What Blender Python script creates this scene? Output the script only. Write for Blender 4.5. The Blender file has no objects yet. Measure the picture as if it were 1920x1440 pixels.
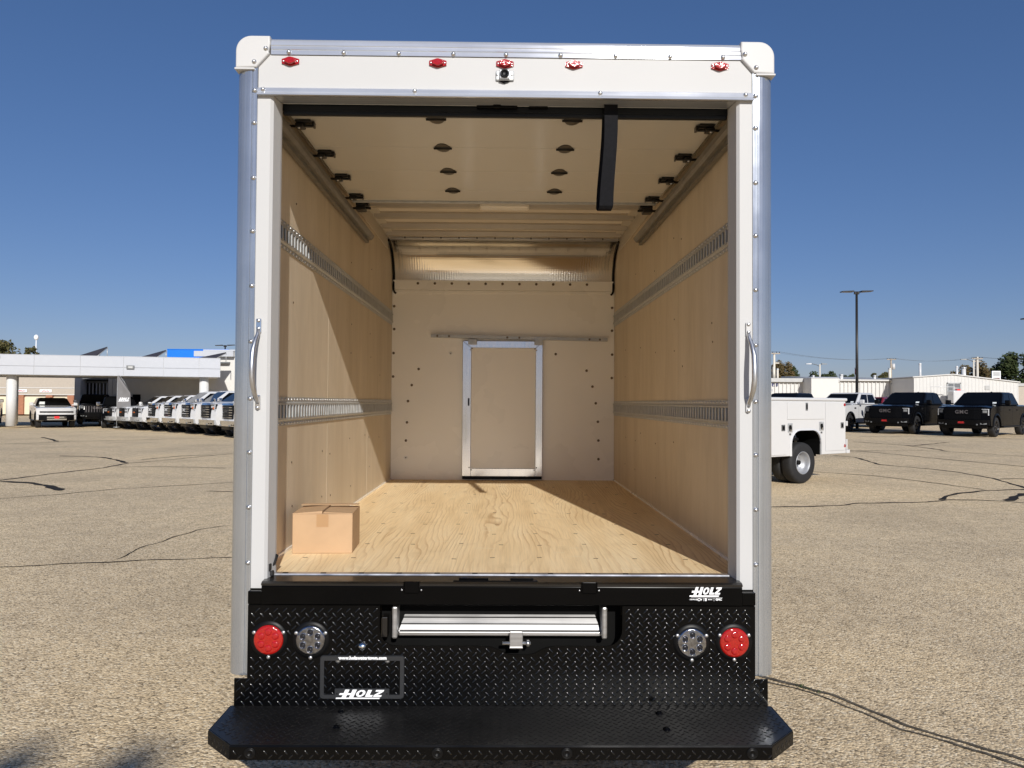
import bpy, bmesh, math, random
from mathutils import Vector, Matrix
random.seed(7)
PI = math.pi
SC = bpy.context.scene
COL = SC.collection

# ------------------------------------------------------------------ camera
cam_d = bpy.data.cameras.new('camera')
cam_d.sensor_width = 36.0
cam_d.lens = 27.17
cam_d.clip_start = 0.05
cam_d.clip_end = 9000
cam = bpy.data.objects.new('camera', cam_d)
COL.objects.link(cam)
YAW, PIT, ROL = 0.0129, 0.0239, 0.0064
_f = Vector((math.sin(YAW)*math.cos(PIT), math.cos(YAW)*math.cos(PIT), math.sin(PIT)))
_r = Vector((math.cos(YAW), -math.sin(YAW), 0))
_u = _r.cross(_f)
_r2 = _r*math.cos(ROL) + _u*math.sin(ROL)
_u2 = _u*math.cos(ROL) - _r*math.sin(ROL)
mw = Matrix((_r2, _u2, -_f)).transposed().to_4x4()
mw.translation = Vector((-0.008, -2.923, 1.55))
cam.matrix_world = mw
SC.camera = cam

# ------------------------------------------------------------------ world, sun, exposure
SUN_DIR = Vector((0.195, -1.0, 0.525)).normalized()      # towards the sun
SUN_EL = math.asin(SUN_DIR.z)
world = bpy.data.worlds.new('World')
SC.world = world
world.use_nodes = True
wn = world.node_tree
wn.nodes.clear()
sky = wn.nodes.new('ShaderNodeTexSky')
sky.sky_type = 'NISHITA'
sky.sun_disc = False
sky.sun_elevation = SUN_EL
sky.sun_rotation = math.atan2(SUN_DIR.x, SUN_DIR.y)
sky.altitude = 250
sky.air_density = 1.0
sky.dust_density = 0.35
sky.ozone_density = 4.5
bg = wn.nodes.new('ShaderNodeBackground')
bg.inputs['Strength'].default_value = 0.0625
wo = wn.nodes.new('ShaderNodeOutputWorld')
hs = wn.nodes.new('ShaderNodeHueSaturation')
hs.inputs['Saturation'].default_value = 1.15
wn.links.new(sky.outputs[0], hs.inputs['Color'])
gm_ = wn.nodes.new('ShaderNodeGamma')
gm_.inputs['Gamma'].default_value = 0.75
tint = wn.nodes.new('ShaderNodeMix')
tint.data_type = 'RGBA'; tint.blend_type = 'MULTIPLY'
tint.inputs[0].default_value = 1.0
tint.inputs[7].default_value = (1.0, 0.99, 1.25, 1)
wn.links.new(hs.outputs[0], gm_.inputs['Color'])
wn.links.new(gm_.outputs[0], tint.inputs[6])
wn.links.new(tint.outputs[2], bg.inputs['Color'])
wn.links.new(bg.outputs[0], wo.inputs['Surface'])
sl = bpy.data.lights.new('sun', 'SUN')
sl.energy = 3.3
sl.angle = math.radians(0.53)
sl.color = (1.0, 0.962, 0.90)
so = bpy.data.objects.new('sun', sl)
COL.objects.link(so)
so.rotation_mode = 'QUATERNION'
so.rotation_quaternion = SUN_DIR.to_track_quat('Z', 'Y')
so.location = (10, -40, 40)
vs = SC.view_settings
SC.display_settings.display_device = 'sRGB'
vs.view_transform = 'Standard'
vs.look = 'None'
vs.exposure = 0.56
vs.gamma = 1.0
vs.use_curve_mapping = False
SC.cycles.max_bounces = 14
SC.cycles.diffuse_bounces = 7
SC.cycles.glossy_bounces = 5
SC.cycles.use_denoising = True

# ------------------------------------------------------------------ materials
class NT:
    def __init__(self, name):
        self.m = bpy.data.materials.new(name)
        self.m.use_nodes = True
        self.t = self.m.node_tree
        self.p = self.t.nodes['Principled BSDF']
        self.g = None
    def n(self, typ, **kw):
        nd = self.t.nodes.new('ShaderNode'+typ)
        for k, v in kw.items():
            setattr(nd, k, v)
        return nd
    def l(self, a, b):
        self.t.links.new(a, b)
    def geo(self, space='Position'):
        if self.g is None:
            self.g = self.n('NewGeometry') if space == 'Position' else self.n('TexCoord')
        return self.g.outputs['Position' if space == 'Position' else 'Object']
    def scaled(self, vec, s):
        mp = self.n('Mapping')
        mp.inputs['Scale'].default_value = s
        self.l(vec, mp.inputs['Vector'])
        return mp.outputs[0]
    def noise(self, vec, scale, detail=3, rough=0.55, dist=0.0):
        nd = self.n('TexNoise')
        nd.inputs['Scale'].default_value = scale
        nd.inputs['Detail'].default_value = detail
        nd.inputs['Roughness'].default_value = rough
        nd.inputs['Distortion'].default_value = dist
        self.l(vec, nd.inputs['Vector'])
        return nd.outputs['Fac']
    def ramp(self, fac, stops, interp='LINEAR'):
        nd = self.n('ValToRGB')
        nd.color_ramp.interpolation = interp
        els = nd.color_ramp.elements
        while len(els) < len(stops):
            els.new(0.5)
        for e, (p, c) in zip(els, stops):
            e.position = p
            e.color = (c[0], c[1], c[2], 1) if hasattr(c, '__len__') else (c, c, c, 1)
        self.l(fac, nd.inputs['Fac'])
        return nd.outputs['Color']
    def mix(self, fac, a, b, mode='MIX'):
        nd = self.n('Mix', data_type='RGBA', blend_type=mode)
        for sock, v in ((nd.inputs[0], fac), (nd.inputs[6], a), (nd.inputs[7], b)):
            if isinstance(v, bpy.types.NodeSocket):
                self.l(v, sock)
            elif hasattr(v, '__len__'):
                sock.default_value = (v[0], v[1], v[2], 1)
            else:
                sock.default_value = v
        return nd.outputs[2]
    def math(self, op, a, b=None):
        nd = self.n('Math', operation=op)
        for sock, v in ((nd.inputs[0], a), (nd.inputs[1], b)):
            if v is None:
                continue
            if isinstance(v, bpy.types.NodeSocket):
                self.l(v, sock)
            else:
                sock.default_value = v
        return nd.outputs[0]
    def bump(self, h, strength, dist=0.002):
        nd = self.n('Bump')
        nd.inputs['Strength'].default_value = strength
        nd.inputs['Distance'].default_value = dist
        self.l(h, nd.inputs['Height'])
        self.l(nd.outputs[0], self.p.inputs['Normal'])
    def set(self, **kw):
        for k, v in kw.items():
            s = self.p.inputs[k.replace('_', ' ')]
            if isinstance(v, bpy.types.NodeSocket):
                self.l(v, s)
            else:
                s.default_value = (v[0], v[1], v[2], 1) if (hasattr(v, '__len__') and len(v) == 3) else v
        return self

def simple(name, col, rough=0.5, metal=0.0, var=0.08, vscale=3.0, coat=0.0, bump=0.0, bscale=60.0, rvar=0.0, spec=None, stretch=None):
    t = NT(name)
    v = t.geo()
    if stretch:
        v = t.scaled(v, stretch)
    f = t.noise(v, vscale, 4, 0.6)
    lo = tuple(c*(1-var) for c in col)
    hi = tuple(min(1, c*(1+var)) for c in col)
    t.set(Base_Color=t.ramp(f, [(0.3, lo), (0.7, hi)]), Metallic=metal, Roughness=rough)
    if rvar:
        t.set(Roughness=t.ramp(f, [(0.3, max(0.02, rough-rvar)), (0.7, rough+rvar)]))
    if coat:
        t.set(Coat_Weight=coat, Coat_Roughness=0.04)
    if spec is not None:
        t.p.inputs['Specular IOR Level'].default_value = spec
    if bump:
        t.bump(t.noise(v, bscale, 3), bump)
    return t.m

MT = {}
def asphalt():
    t = NT('weathered_asphalt')
    p = t.geo()
    v1 = t.n('TexVoronoi'); v1.inputs['Scale'].default_value = 78; t.l(p, v1.inputs['Vector'])
    v2 = t.n('TexVoronoi'); v2.inputs['Scale'].default_value = 150; t.l(p, v2.inputs['Vector'])
    sp = t.n('SeparateColor'); t.l(v1.outputs['Color'], sp.inputs[0])
    sp2 = t.n('SeparateColor'); t.l(v2.outputs['Color'], sp2.inputs[0])
    stones = t.ramp(sp.outputs[0], [(0.0, (.12, .095, .065)), (0.09, (.14, .11, .075)), (0.15, (.44, .355, .24)), (0.5, (.74, .615, .425)), (0.8, (.88, .755, .545)), (1.0, (.97, .91, .76))])
    fine = t.ramp(sp2.outputs[1], [(0.0, (.28, .225, .155)), (0.4, (.68, .56, .385)), (1.0, (.92, .80, .595))])
    c = t.mix(0.36, stones, fine)
    gap = t.ramp(v1.outputs['Distance'], [(0.45, 1.0), (0.85, 0.84)])
    c = t.mix(1.0, c, gap, 'MULTIPLY')
    pit = t.ramp(t.noise(p, 38, 2, 0.6), [(0.30, 0.42), (0.40, 1.0)])
    c = t.mix(0.6, c, pit, 'MULTIPLY')
    c = t.mix(1.0, c, (1.06, 1.0, .905), 'MULTIPLY')
    mid = t.ramp(t.noise(p, 5.5, 4, 0.65), [(0.3, (.84, .83, .82)), (0.7, (1.08, 1.07, 1.05))])
    c = t.mix(1.0, c, mid, 'MULTIPLY')
    big = t.ramp(t.noise(p, 0.45, 5, 0.6), [(0.3, (.82, .82, .83)), (0.52, (1.0, 1.0, 1.0)), (0.75, (1.08, 1.06, 1.01))])
    c = t.mix(1.0, c, big, 'MULTIPLY')
    huge = t.ramp(t.noise(p, 0.07, 3, 0.5), [(0.35, (.92, .92, .93)), (0.65, (1.05, 1.04, 1.02))])
    c = t.mix(1.0, c, huge, 'MULTIPLY')
    t.set(Base_Color=c, Roughness=0.88)
    t.p.inputs['Specular IOR Level'].default_value = 0.25
    h = t.math('ADD', t.math('MULTIPLY', v1.outputs['Distance'], -1.0), t.math('MULTIPLY', t.noise(p, 38, 2, 0.6), 1.2))
    t.bump(h, 0.75, 0.006)
    return t.m

def plywood_floor():
    t = NT('pine_plywood_floor')
    p = t.geo()
    sx = t.n('SeparateXYZ'); t.l(p, sx.inputs[0])
    strip = t.math('FLOOR', t.math('MULTIPLY', t.math('ADD', sx.outputs[0], 3.0), 3.3))
    nz = t.n('TexNoise', noise_dimensions='4D')
    nz.inputs['Scale'].default_value = 1.0
    nz.inputs['Detail'].default_value = 1.5
    nz.inputs['Roughness'].default_value = 0.4
    nz.inputs['Distortion'].default_value = 0.15
    t.l(t.scaled(p, (3.6, .55, 0.0)), nz.inputs['Vector'])
    t.l(t.math('MULTIPLY', strip, 7.31), nz.inputs['W'])
    jit = t.noise(t.scaled(p, (9, 5, 1)), 1.0, 2, .5)
    ring = t.math('FRACT', t.math('ADD', t.math('ADD', t.math('MULTIPLY', nz.outputs['Fac'], 19.0), t.math('MULTIPLY', sx.outputs[0], 42.0)), t.math('MULTIPLY', jit, 0.9)))
    late = t.ramp(ring, [(0.0, 0.0), (0.62, 0.10), (0.86, 0.85), (0.93, 1.0), (1.0, 0.0)])
    fade = t.ramp(t.noise(t.scaled(p, (3, .8, 1)), 1.6, 2), [(0.35, 0.10), (0.65, 0.9)])
    a = t.ramp(t.noise(t.scaled(p, (6, .7, 1)), 1.5, 3), [(0.3, (.78, .59, .34)), (0.5, (.86, .67, .405)), (0.72, (.91, .74, .475))])
    c = t.mix(t.math('MULTIPLY', late, fade), a, (.58, .385, .20))
    fib = t.ramp(t.noise(t.scaled(p, (160, 4, 1)), 1.0, 2), [(0.3, .90), (0.7, 1.05)])
    c = t.mix(1.0, c, fib, 'MULTIPLY')
    rnd = t.n('TexWhiteNoise', noise_dimensions='1D'); t.l(strip, rnd.inputs['W'])
    tone = t.ramp(rnd.outputs['Value'], [(0, (.93, .92, .90)), (1, (1.05, 1.04, 1.03))])
    c = t.mix(1.0, c, tone, 'MULTIPLY')
    scuff = t.ramp(t.noise(t.scaled(p, (2.2, 1.1, 1)), 2.2, 5, .7), [(0.30, (.86, .85, .83)), (0.44, (1, 1, 1))])
    c = t.mix(0.8, c, scuff, 'MULTIPLY')
    # short pale torn fibres and knots
    kn = t.ramp(t.noise(t.scaled(p, (5, 16, 1)), 1.0, 2, 0.5), [(0.66, 0.0), (0.72, 1.0)])
    c = t.mix(t.math('MULTIPLY', kn, 0.45), c, (.80, .66, .44))
    vk = t.n('TexVoronoi'); vk.inputs['Scale'].default_value = 2.4; vk.inputs['Randomness'].default_value = 1.0
    t.l(t.scaled(p, (1.0, 1.6, 0)), vk.inputs['Vector'])
    knot = t.ramp(vk.outputs['Distance'], [(0.018, 1.0), (0.035, 0.0)])
    c = t.mix(t.math('MULTIPLY', knot, 0.55), c, (.24, .12, .045))
    t.set(Base_Color=c, Roughness=0.62)
    t.bump(late, 0.12, 0.001)
    return t.m

def birch_ply():
    t = NT('birch_plywood')
    p = t.geo()
    v = t.scaled(p, (1, 2.2, .5))
    f = t.noise(v, 2.0, 5, 0.55, 0.6)
    c = t.ramp(f, [(0.28, (.57, .475, .352)), (0.5, (.63, .535, .405)), (0.72, (.68, .585, .455))])
    flame = t.ramp(t.noise(t.scaled(p, (1, 5, 1.1)), 1.6, 2, 0.5, 1.4), [(0.42, 1.0), (0.52, .965), (0.58, 1.015)])
    c = t.mix(1.0, c, flame, 'MULTIPLY')
    st = t.ramp(t.noise(t.scaled(p, (1, 40, .8)), 1.0, 3), [(0.3, .985), (0.7, 1.012)])
    c = t.mix(1.0, c, st, 'MULTIPLY')
    vk = t.n('TexVoronoi'); vk.inputs['Scale'].default_value = 3.0
    t.l(t.scaled(p, (0, 1.5, .9)), vk.inputs['Vector'])
    knot = t.ramp(vk.outputs['Distance'], [(0.012, 1.0), (0.03, 0.0)])
    c = t.mix(t.math('MULTIPLY', knot, 0.5), c, (.2, .11, .05))
    t.set(Base_Color=c, Roughness=0.55)
    return t.m

def aluminium(name, col, rough, stretch, scr=0.5, rv=1.0, metal=0.95):
    t = NT(name)
    p = t.geo()
    f = t.noise(t.scaled(p, stretch), 1.0, 5, 0.65)
    blot = t.noise(p, 4.0, 4, 0.6)
    c = t.ramp(f, [(0.3, tuple(x*.86 for x in col)), (0.7, tuple(min(1, x*1.08) for x in col))])
    c = t.mix(1.0, c, t.ramp(blot, [(0.35, .92), (0.7, 1.04)]), 'MULTIPLY')
    r = t.math('ADD', t.ramp(f, [(0.3, rough-.06*rv), (0.7, rough+.08*rv)]), t.ramp(blot, [(0.4, 0.0), (0.75, 0.08*rv)]))
    t.set(Base_Color=c, Metallic=metal, Roughness=r)
    t.bump(f, 0.04*scr, 0.001)
    return t.m

def embossed():
    t = NT('embossed_bright_sheet')
    p = t.geo()
    w1 = t.n('TexVoronoi'); w1.inputs['Scale'].default_value = 1.0; w1.inputs['Randomness'].default_value = 0.15
    t.l(t.scaled(p, (48, 60, 60)), w1.inputs['Vector'])
    t.set(Base_Color=(.78, .765, .73), Metallic=1.0, Roughness=0.13)
    t.bump(w1.outputs['Distance'], 0.30, 0.002)
    return t.m

def leaf(name, cols):
    t = NT(name)
    oi = t.n('ObjectInfo')
    g = t.n('NewGeometry')
    r = t.ramp(g.outputs['Random Per Island'], [(i/(len(cols)-1), c) for i, c in enumerate(cols)])
    t.set(Base_Color=r, Roughness=0.65)
    t.p.inputs['Specular IOR Level'].default_value = 0.2
    return t.m

def glass_dark(name, col, rough=0.03):
    t = NT(name)
    f = t.noise(t.geo(), 0.7, 2)
    t.set(Base_Color=t.ramp(f, [(0.3, tuple(c*.7 for c in col)), (0.7, tuple(c*1.3 for c in col))]), Roughness=rough)
    t.p.inputs['Specular IOR Level'].default_value = 0.12
    return t.m

def lens_mat(name, col, rough=0.08):
    t = NT(name)
    v = t.n('TexVoronoi'); v.inputs['Scale'].default_value = 190
    t.l(t.geo(), v.inputs['Vector'])
    t.set(Base_Color=t.ramp(v.outputs['Distance'], [(0.1, tuple(c*1.0 for c in col)), (0.7, tuple(c*.72 for c in col))]), Roughness=rough, Coat_Weight=0.6, Coat_Roughness=0.05)
    t.bump(v.outputs['Distance'], 0.5, 0.001)
    return t.m

MT['asphalt'] = asphalt()
MT['tar'] = simple('crack_tar', (.030, .027, .025), 0.9, spec=.1, var=.3, vscale=9, bump=.4, bscale=90)
MT['floor'] = plywood_floor()
MT['birch'] = birch_ply()
MT['ply_edge'] = simple('plywood_edge', (.50, .36, .2), .7)
MT['white'] = simple('white_panel_paint', (.495, .495, .492), .48, var=.015, vscale=1.4, spec=.16)
MT['cap'] = simple('white_plastic_cap', (.53, .527, .522), .45, var=.015, spec=.2)
MT['inner_white'] = simple('white_liner', (.92, .90, .85), .27, var=.025, vscale=1.2, bump=.03, bscale=2.2, rvar=.05)
def roof_skin():
    t = NT('white_roof_skin')
    f = t.noise(t.geo(), 2, 3)
    c = t.ramp(f, [(0.3, (.74, .69, .60)), (0.7, (.80, .75, .66))])
    t.set(Base_Color=c, Roughness=.55)
    tr = t.n('BsdfTranslucent'); tr.inputs['Color'].default_value = (.75, .62, .45, 1)
    mx = t.n('MixShader'); mx.inputs[0].default_value = 0.28
    out = [n for n in t.t.nodes if n.type == 'OUTPUT_MATERIAL'][0]
    t.l(t.p.outputs[0], mx.inputs[1]); t.l(tr.outputs[0], mx.inputs[2]); t.l(mx.outputs[0], out.inputs['Surface'])
    return t.m
MT['roof_white'] = roof_skin()
MT['bow'] = simple('steel_roof_bow', (.52, .47, .40), .42, .5, var=.06, vscale=6)
MT['door_white'] = simple('white_door_laminate', (.60, .575, .52), .16, var=.02, vscale=2, bump=.02, bscale=2.5)
MT['alu_v'] = aluminium('brushed_aluminium_upright', (.50, .53, .57), .15, (90, 90, 1.2), .6, .6, .76)
MT['alu_h'] = aluminium('brushed_aluminium_rail', (.66, .68, .71), .085, (1.2, 90, 110), .07, .2, .58)
MT['alu_plain'] = aluminium('mill_aluminium', (.66, .67, .69), .34, (20, 20, 20))
MT['alu_frame'] = aluminium('anodised_door_frame', (.70, .71, .73), .16, (30, 30, 3), .3)
MT['alu_bright'] = aluminium('ribbed_step_aluminium', (.46, .455, .45), .42, (2, 60, 60))
MT['galv'] = simple('galvanised_steel', (.47, .48, .48), .40, .45, var=.16, vscale=18, rvar=.1)
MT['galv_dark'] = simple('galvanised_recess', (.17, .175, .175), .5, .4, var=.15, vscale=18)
MT['emboss'] = embossed()
MT['black'] = simple('black_gloss_paint', (.0016, .0016, .0018), .13, var=.2, vscale=6, bump=.006, bscale=40, spec=.12)
MT['tread'] = simple('black_tread_plate', (.0018, .0018, .002), .18, var=.25, vscale=5, rvar=.04, bump=.04, bscale=240, spec=.15)
MT['tread_mark'] = simple('worn_tread_mark', (.0022, .0022, .0024), .17, var=.25, vscale=5, rvar=.03, spec=.60)
MT['tread_top'] = simple('black_tread_step', (.0075, .0072, .007), .40, var=.3, vscale=7, rvar=.06, spec=.4, bump=.08, bscale=240)
MT['sill'] = simple('black_sill_paint', (.008, .007, .0065), .22, var=.3, vscale=4, rvar=.06, coat=.2)
MT['plastic'] = simple('black_plastic', (.003, .003, .0033), .42, var=.15, spec=.2)
MT['frame_plastic'] = simple('dark_grey_plastic', (.020, .021, .023), .4, var=.1)
MT['rubber'] = simple('tyre_rubber', (.012, .012, .013), .75, var=.25, vscale=10)
MT['strap'] = simple('black_webbing', (.0075, .0075, .009), .85, var=.25, vscale=90, bump=.3, bscale=300, spec=.15)
MT['seal'] = simple('dark_door_seal', (.006, .0075, .010), .38, var=.2, spec=.25)
MT['zinc'] = simple('zinc_hardware', (.60, .60, .60), .3, .9, var=.1, vscale=40)
MT['hinge_black'] = simple('black_hinge', (.02, .018, .016), .35, .4, var=.2)
MT['hinge_steel'] = simple('dull_hinge_steel', (.085, .072, .055), .5, .5, var=.2)
MT['track_steel'] = simple('dull_track_steel', (.22, .205, .18), .42, .5, var=.15, vscale=14)
MT['screw'] = simple('bronze_screw', (.16, .12, .08), .4, .7, var=.1)
MT['red'] = lens_mat('red_lens', (.42, .010, .006))
MT['red_marker'] = lens_mat('red_marker_lens', (.42, .008, .009))
MT['clear'] = simple('chrome_reflector', (.30, .31, .34), .10, 1.0, var=.4, vscale=70, bump=.6, bscale=130)
MT['led'] = simple('led_cup', (.03, .03, .035), .1, .5)
MT['chrome'] = simple('chrome', (.80, .81, .82), .08, 1.0, var=.04)
MT['letter'] = simple('white_lettering', (.86, .87, .88), .45, var=.01)
MT['card'] = simple('cardboard', (.46, .305, .175), .72, var=.05, vscale=9, bump=.05, bscale=120)
MT['card_tape'] = simple('paper_tape', (.39, .235, .115), .4, var=.05)
MT['dark'] = simple('dark_underbody', (.0045, .0045, .0045), .8, var=.3, spec=.1)
# vehicles
MT['car_white'] = simple('white_car_paint', (.58, .58, .58), .16, var=.01, coat=.7)
MT['car_black'] = simple('black_car_paint', (.0022, .0025, .0035), .10, var=.1, coat=.0, spec=.05)
MT['car_blue'] = simple('dark_blue_car_paint', (.004, .006, .012), .10, var=.1, coat=.0, spec=.08)
MT['car_red'] = simple('dark_red_car_paint', (.16, .010, .012), .12, var=.1, coat=.8)
MT['car_trim'] = simple('black_car_trim', (.003, .003, .0035), .35, var=.1, spec=.12)
MT['car_glass'] = glass_dark('car_glass', (.003, .0035, .0045))
MT['lamp_glass'] = simple('headlamp', (.55, .57, .60), .1, .4, var=.2, vscale=20)
MT['amber'] = simple('amber_lens', (.5, .12, .02), .2)
MT['plate_red'] = simple('red_print', (.75, .03, .03), .4)
MT['wheel'] = simple('wheel_alloy', (.36, .37, .39), .45, .5, var=.06)
MT['wheel_dark'] = simple('dark_wheel_alloy', (.02, .02, .022), .25, .5)
MT['badge'] = simple('smoked_badge', (.22, .20, .20), .3, .8)
MT['sticker'] = simple('paper_sticker', (.75, .78, .76), .6)
# buildings
MT['panel_white'] = simple('white_metal_cladding', (.47, .485, .515), .30, var=.02, coat=.1)
MT['stucco'] = simple('white_render', (.62, .605, .57), .7, var=.03, bump=.05, bscale=14)
MT['grey_wall'] = simple('grey_panel_wall', (.60, .60, .59), .6, var=.04)
MT['soffit'] = simple('soffit_panel', (.75, .75, .73), .6, var=.03)
MT['column'] = simple('white_column_paint', (.62, .62, .61), .45, var=.02)
MT['solar'] = simple('solar_cells', (.055, .052, .060), .25, .2, var=.1)
MT['sign_blue'] = simple('blue_sign_panel', (.005, .16, .62), .4, var=.03)
MT['tan'] = simple('tan_block', (.42, .37, .31), .8, var=.05, vscale=6)
MT['brick'] = simple('brick_pier', (.34, .15, .085), .85, var=.15, vscale=7)
MT['garage'] = simple('cream_garage_door', (.70, .63, .46), .5, var=.03)
MT['white_metal'] = simple('white_corrugated_metal', (.58, .572, .55), .42, var=.03, vscale=2)
MT['roof_grey'] = simple('grey_roof_metal', (.42, .42, .41), .5, .2, var=.06)
MT['door_grey'] = simple('grey_door', (.13, .14, .15), .5)
MT['sign_navy'] = simple('navy_lettering', (.01, .02, .12), .5)
MT['flag'] = simple('grey_flag_cloth', (.17, .165, .165), .8, var=.08)
MT['bronze'] = simple('dark_bronze_pole', (.030, .028, .027), .4, .4, var=.1)
MT['wood_pole'] = simple('weathered_wood_pole', (.36, .31, .25), .85, var=.15, vscale=5)
MT['concrete_pole'] = simple('pale_pole', (.62, .58, .50), .7, var=.06)
MT['wire'] = simple('wire', (.10, .11, .12), .6)
MT['bark'] = simple('bark', (.075, .055, .040), .9, var=.2)
MT['leaf_dark'] = leaf('leaf_dark', [(.020, .034, .012), (.040, .055, .018), (.060, .070, .026)])
MT['leaf_olive'] = leaf('leaf_olive', [(.050, .055, .020), (.085, .080, .030), (.120, .100, .042)])
MT['leaf_rust'] = leaf('leaf_rust', [(.070, .050, .022), (.12, .085, .035), (.15, .105, .045), (.06, .06, .022)])
MT['weed'] = leaf('weed_leaf', [(.03, .06, .015), (.05, .09, .025)])

# ------------------------------------------------------------------ mesh helpers
class MB:
    def __init__(self):
        self.bm = bmesh.new()
    def box(self, x0, x1, y0, y1, z0, z1, bev=0.0, seg=2):
        bm = self.bm
        if x0 > x1: x0, x1 = x1, x0
        if y0 > y1: y0, y1 = y1, y0
        if z0 > z1: z0, z1 = z1, z0
        v = [bm.verts.new(c) for c in ((x0,y0,z0),(x1,y0,z0),(x1,y1,z0),(x0,y1,z0),(x0,y0,z1),(x1,y0,z1),(x1,y1,z1),(x0,y1,z1))]
        fs = [bm.faces.new([v[i] for i in q]) for q in ((3,2,1,0),(4,5,6,7),(0,1,5,4),(1,2,6,5),(2,3,7,6),(3,0,4,7))]
        if bev > 0:
            es = list({e for f in fs for e in f.edges})
            bmesh.ops.bevel(bm, geom=es, offset=bev, segments=seg, profile=0.5, affect='EDGES')
        return self
    def hexa(self, p):
        """8 corner points, bottom loop then top loop"""
        v = [self.bm.verts.new(c) for c in p]
        for q in ((3,2,1,0),(4,5,6,7),(0,1,5,4),(1,2,6,5),(2,3,7,6),(3,0,4,7)):
            self.bm.faces.new([v[i] for i in q])
        return self
    def prism(self, pts, plane, d0, d1, bev=0.0, seg=2):
        def P(a, b, d):
            return {'XZ': (a, d, b), 'YZ': (d, a, b), 'XY': (a, b, d)}[plane]
        bm = self.bm
        a = [bm.verts.new(P(x, y, d0)) for x, y in pts]
        b = [bm.verts.new(P(x, y, d1)) for x, y in pts]
        n = len(pts)
        fs = [bm.faces.new(a), bm.faces.new(b[::-1])]
        for i in range(n):
            fs.append(bm.faces.new((a[i], b[i], b[(i+1) % n], a[(i+1) % n])))
        bmesh.ops.recalc_face_normals(bm, faces=fs)
        if bev > 0:
            es = list({e for f in fs[:2] for e in f.edges})
            bmesh.ops.bevel(bm, geom=es, offset=bev, segments=seg, profile=0.5, affect='EDGES')
        return self
    def cyl(self, p0, p1, r0, r1=None, n=16, caps=True):
        r1 = r0 if r1 is None else r1
        p0, p1 = Vector(p0), Vector(p1)
        d = (p1-p0).normalized()
        u = d.orthogonal().normalized(); w = d.cross(u)
        bm = self.bm
        A = [bm.verts.new(p0+(u*math.cos(2*PI*i/n)+w*math.sin(2*PI*i/n))*r0) for i in range(n)]
        B = [bm.verts.new(p1+(u*math.cos(2*PI*i/n)+w*math.sin(2*PI*i/n))*r1) for i in range(n)]
        for i in range(n):
            f = bm.faces.new((A[i], A[(i+1) % n], B[(i+1) % n], B[i])); f.smooth = True
        if caps:
            bm.faces.new(A[::-1]); bm.faces.new(B)
        return self
    def lathe(self, prof, origin, axis, n=24, smooth=True):
        """prof: list of (radius, height along axis)"""
        o, d = Vector(origin), Vector(axis).normalized()
        u = d.orthogonal().normalized(); w = d.cross(u)
        bm = self.bm
        rings = []
        for r, h in prof:
            if r < 1e-6:
                rings.append([bm.verts.new(o+d*h)])
            else:
                rings.append([bm.verts.new(o+d*h+(u*math.cos(2*PI*i/n)+w*math.sin(2*PI*i/n))*r) for i in range(n)])
        for A, B in zip(rings, rings[1:]):
            for i in range(n):
                j = (i+1) % n
                if len(A) == 1 and len(B) == 1: continue
                if len(A) == 1: f = bm.faces.new((A[0], B[j], B[i]))
                elif len(B) == 1: f = bm.faces.new((A[i], A[j], B[0]))
                else: f = bm.faces.new((A[i], A[j], B[j], B[i]))
                f.smooth = smooth
        return self
    def tube(self, path, r, n=8, squash=None):
        path = [Vector(p) for p in path]
        rs = r if hasattr(r, '__len__') else [r]*len(path)
        bm = self.bm
        rings = []
        u = None
        for i, p in enumerate(path):
            d = (path[min(i+1, len(path)-1)]-path[max(i-1, 0)]).normalized()
            if u is None: u = d.orthogonal().normalized()
            u = (u-d*u.dot(d)).normalized(); w = d.cross(u)
            rings.append([bm.verts.new(p+(u*math.cos(2*PI*k/n)+w*math.sin(2*PI*k/n))*rs[i]) for k in range(n)])
        for A, B in zip(rings, rings[1:]):
            for k in range(n):
                f = bm.faces.new((A[k], A[(k+1) % n], B[(k+1) % n], B[k])); f.smooth = True
        bm.faces.new(rings[0][::-1]); bm.faces.new(rings[-1])
        return self
    def loft(self, loops, smooth=False, caps=True):
        bm = self.bm
        R = [[bm.verts.new(p) for p in L] for L in loops]
        n = len(R[0])
        fs = []
        for A, B in zip(R, R[1:]):
            for k in range(n):
                f = bm.faces.new((A[k], A[(k+1) % n], B[(k+1) % n], B[k])); f.smooth = smooth; fs.append(f)
        if caps:
            fs.append(bm.faces.new(R[0][::-1])); fs.append(bm.faces.new(R[-1]))
        bmesh.ops.recalc_face_normals(bm, faces=fs)
        return self
    def quad(self, *p):
        self.bm.faces.new([self.bm.verts.new(c) for c in p])
        return self
    def sphere(self, c, r, sx=1, sy=1, sz=1, u=12, v=8):
        m = Matrix.Translation(c) @ Matrix.Diagonal((r*sx, r*sy, r*sz, 1))
        res = bmesh.ops.create_uvsphere(self.bm, u_segments=u, v_segments=v, radius=1.0, matrix=m)
        for f in {f for vv in res['verts'] for f in vv.link_faces}: f.smooth = True
        return self
    def move(self, M):
        bmesh.ops.transform(self.bm, matrix=M, verts=self.bm.verts)
        return self
    def mesh(self, name, mat):
        me = bpy.data.meshes.new(name)
        self.bm.to_mesh(me); self.bm.free()
        if mat is not None:
            me.materials.append(MT[mat] if isinstance(mat, str) else mat)
        return me
    def build(self, name, mat, parent=None, **kw):
        return link(name, self.mesh(name, mat), parent, **kw)

def link(name, me, parent=None, loc=None, label=None, kind=None):
    o = bpy.data.objects.new(name, me)
    COL.objects.link(o)
    if parent is not None: o.parent = parent
    if loc is not None: o.location = loc
    if label: o['label'] = label
    if kind: o['kind'] = kind
    return o

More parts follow.
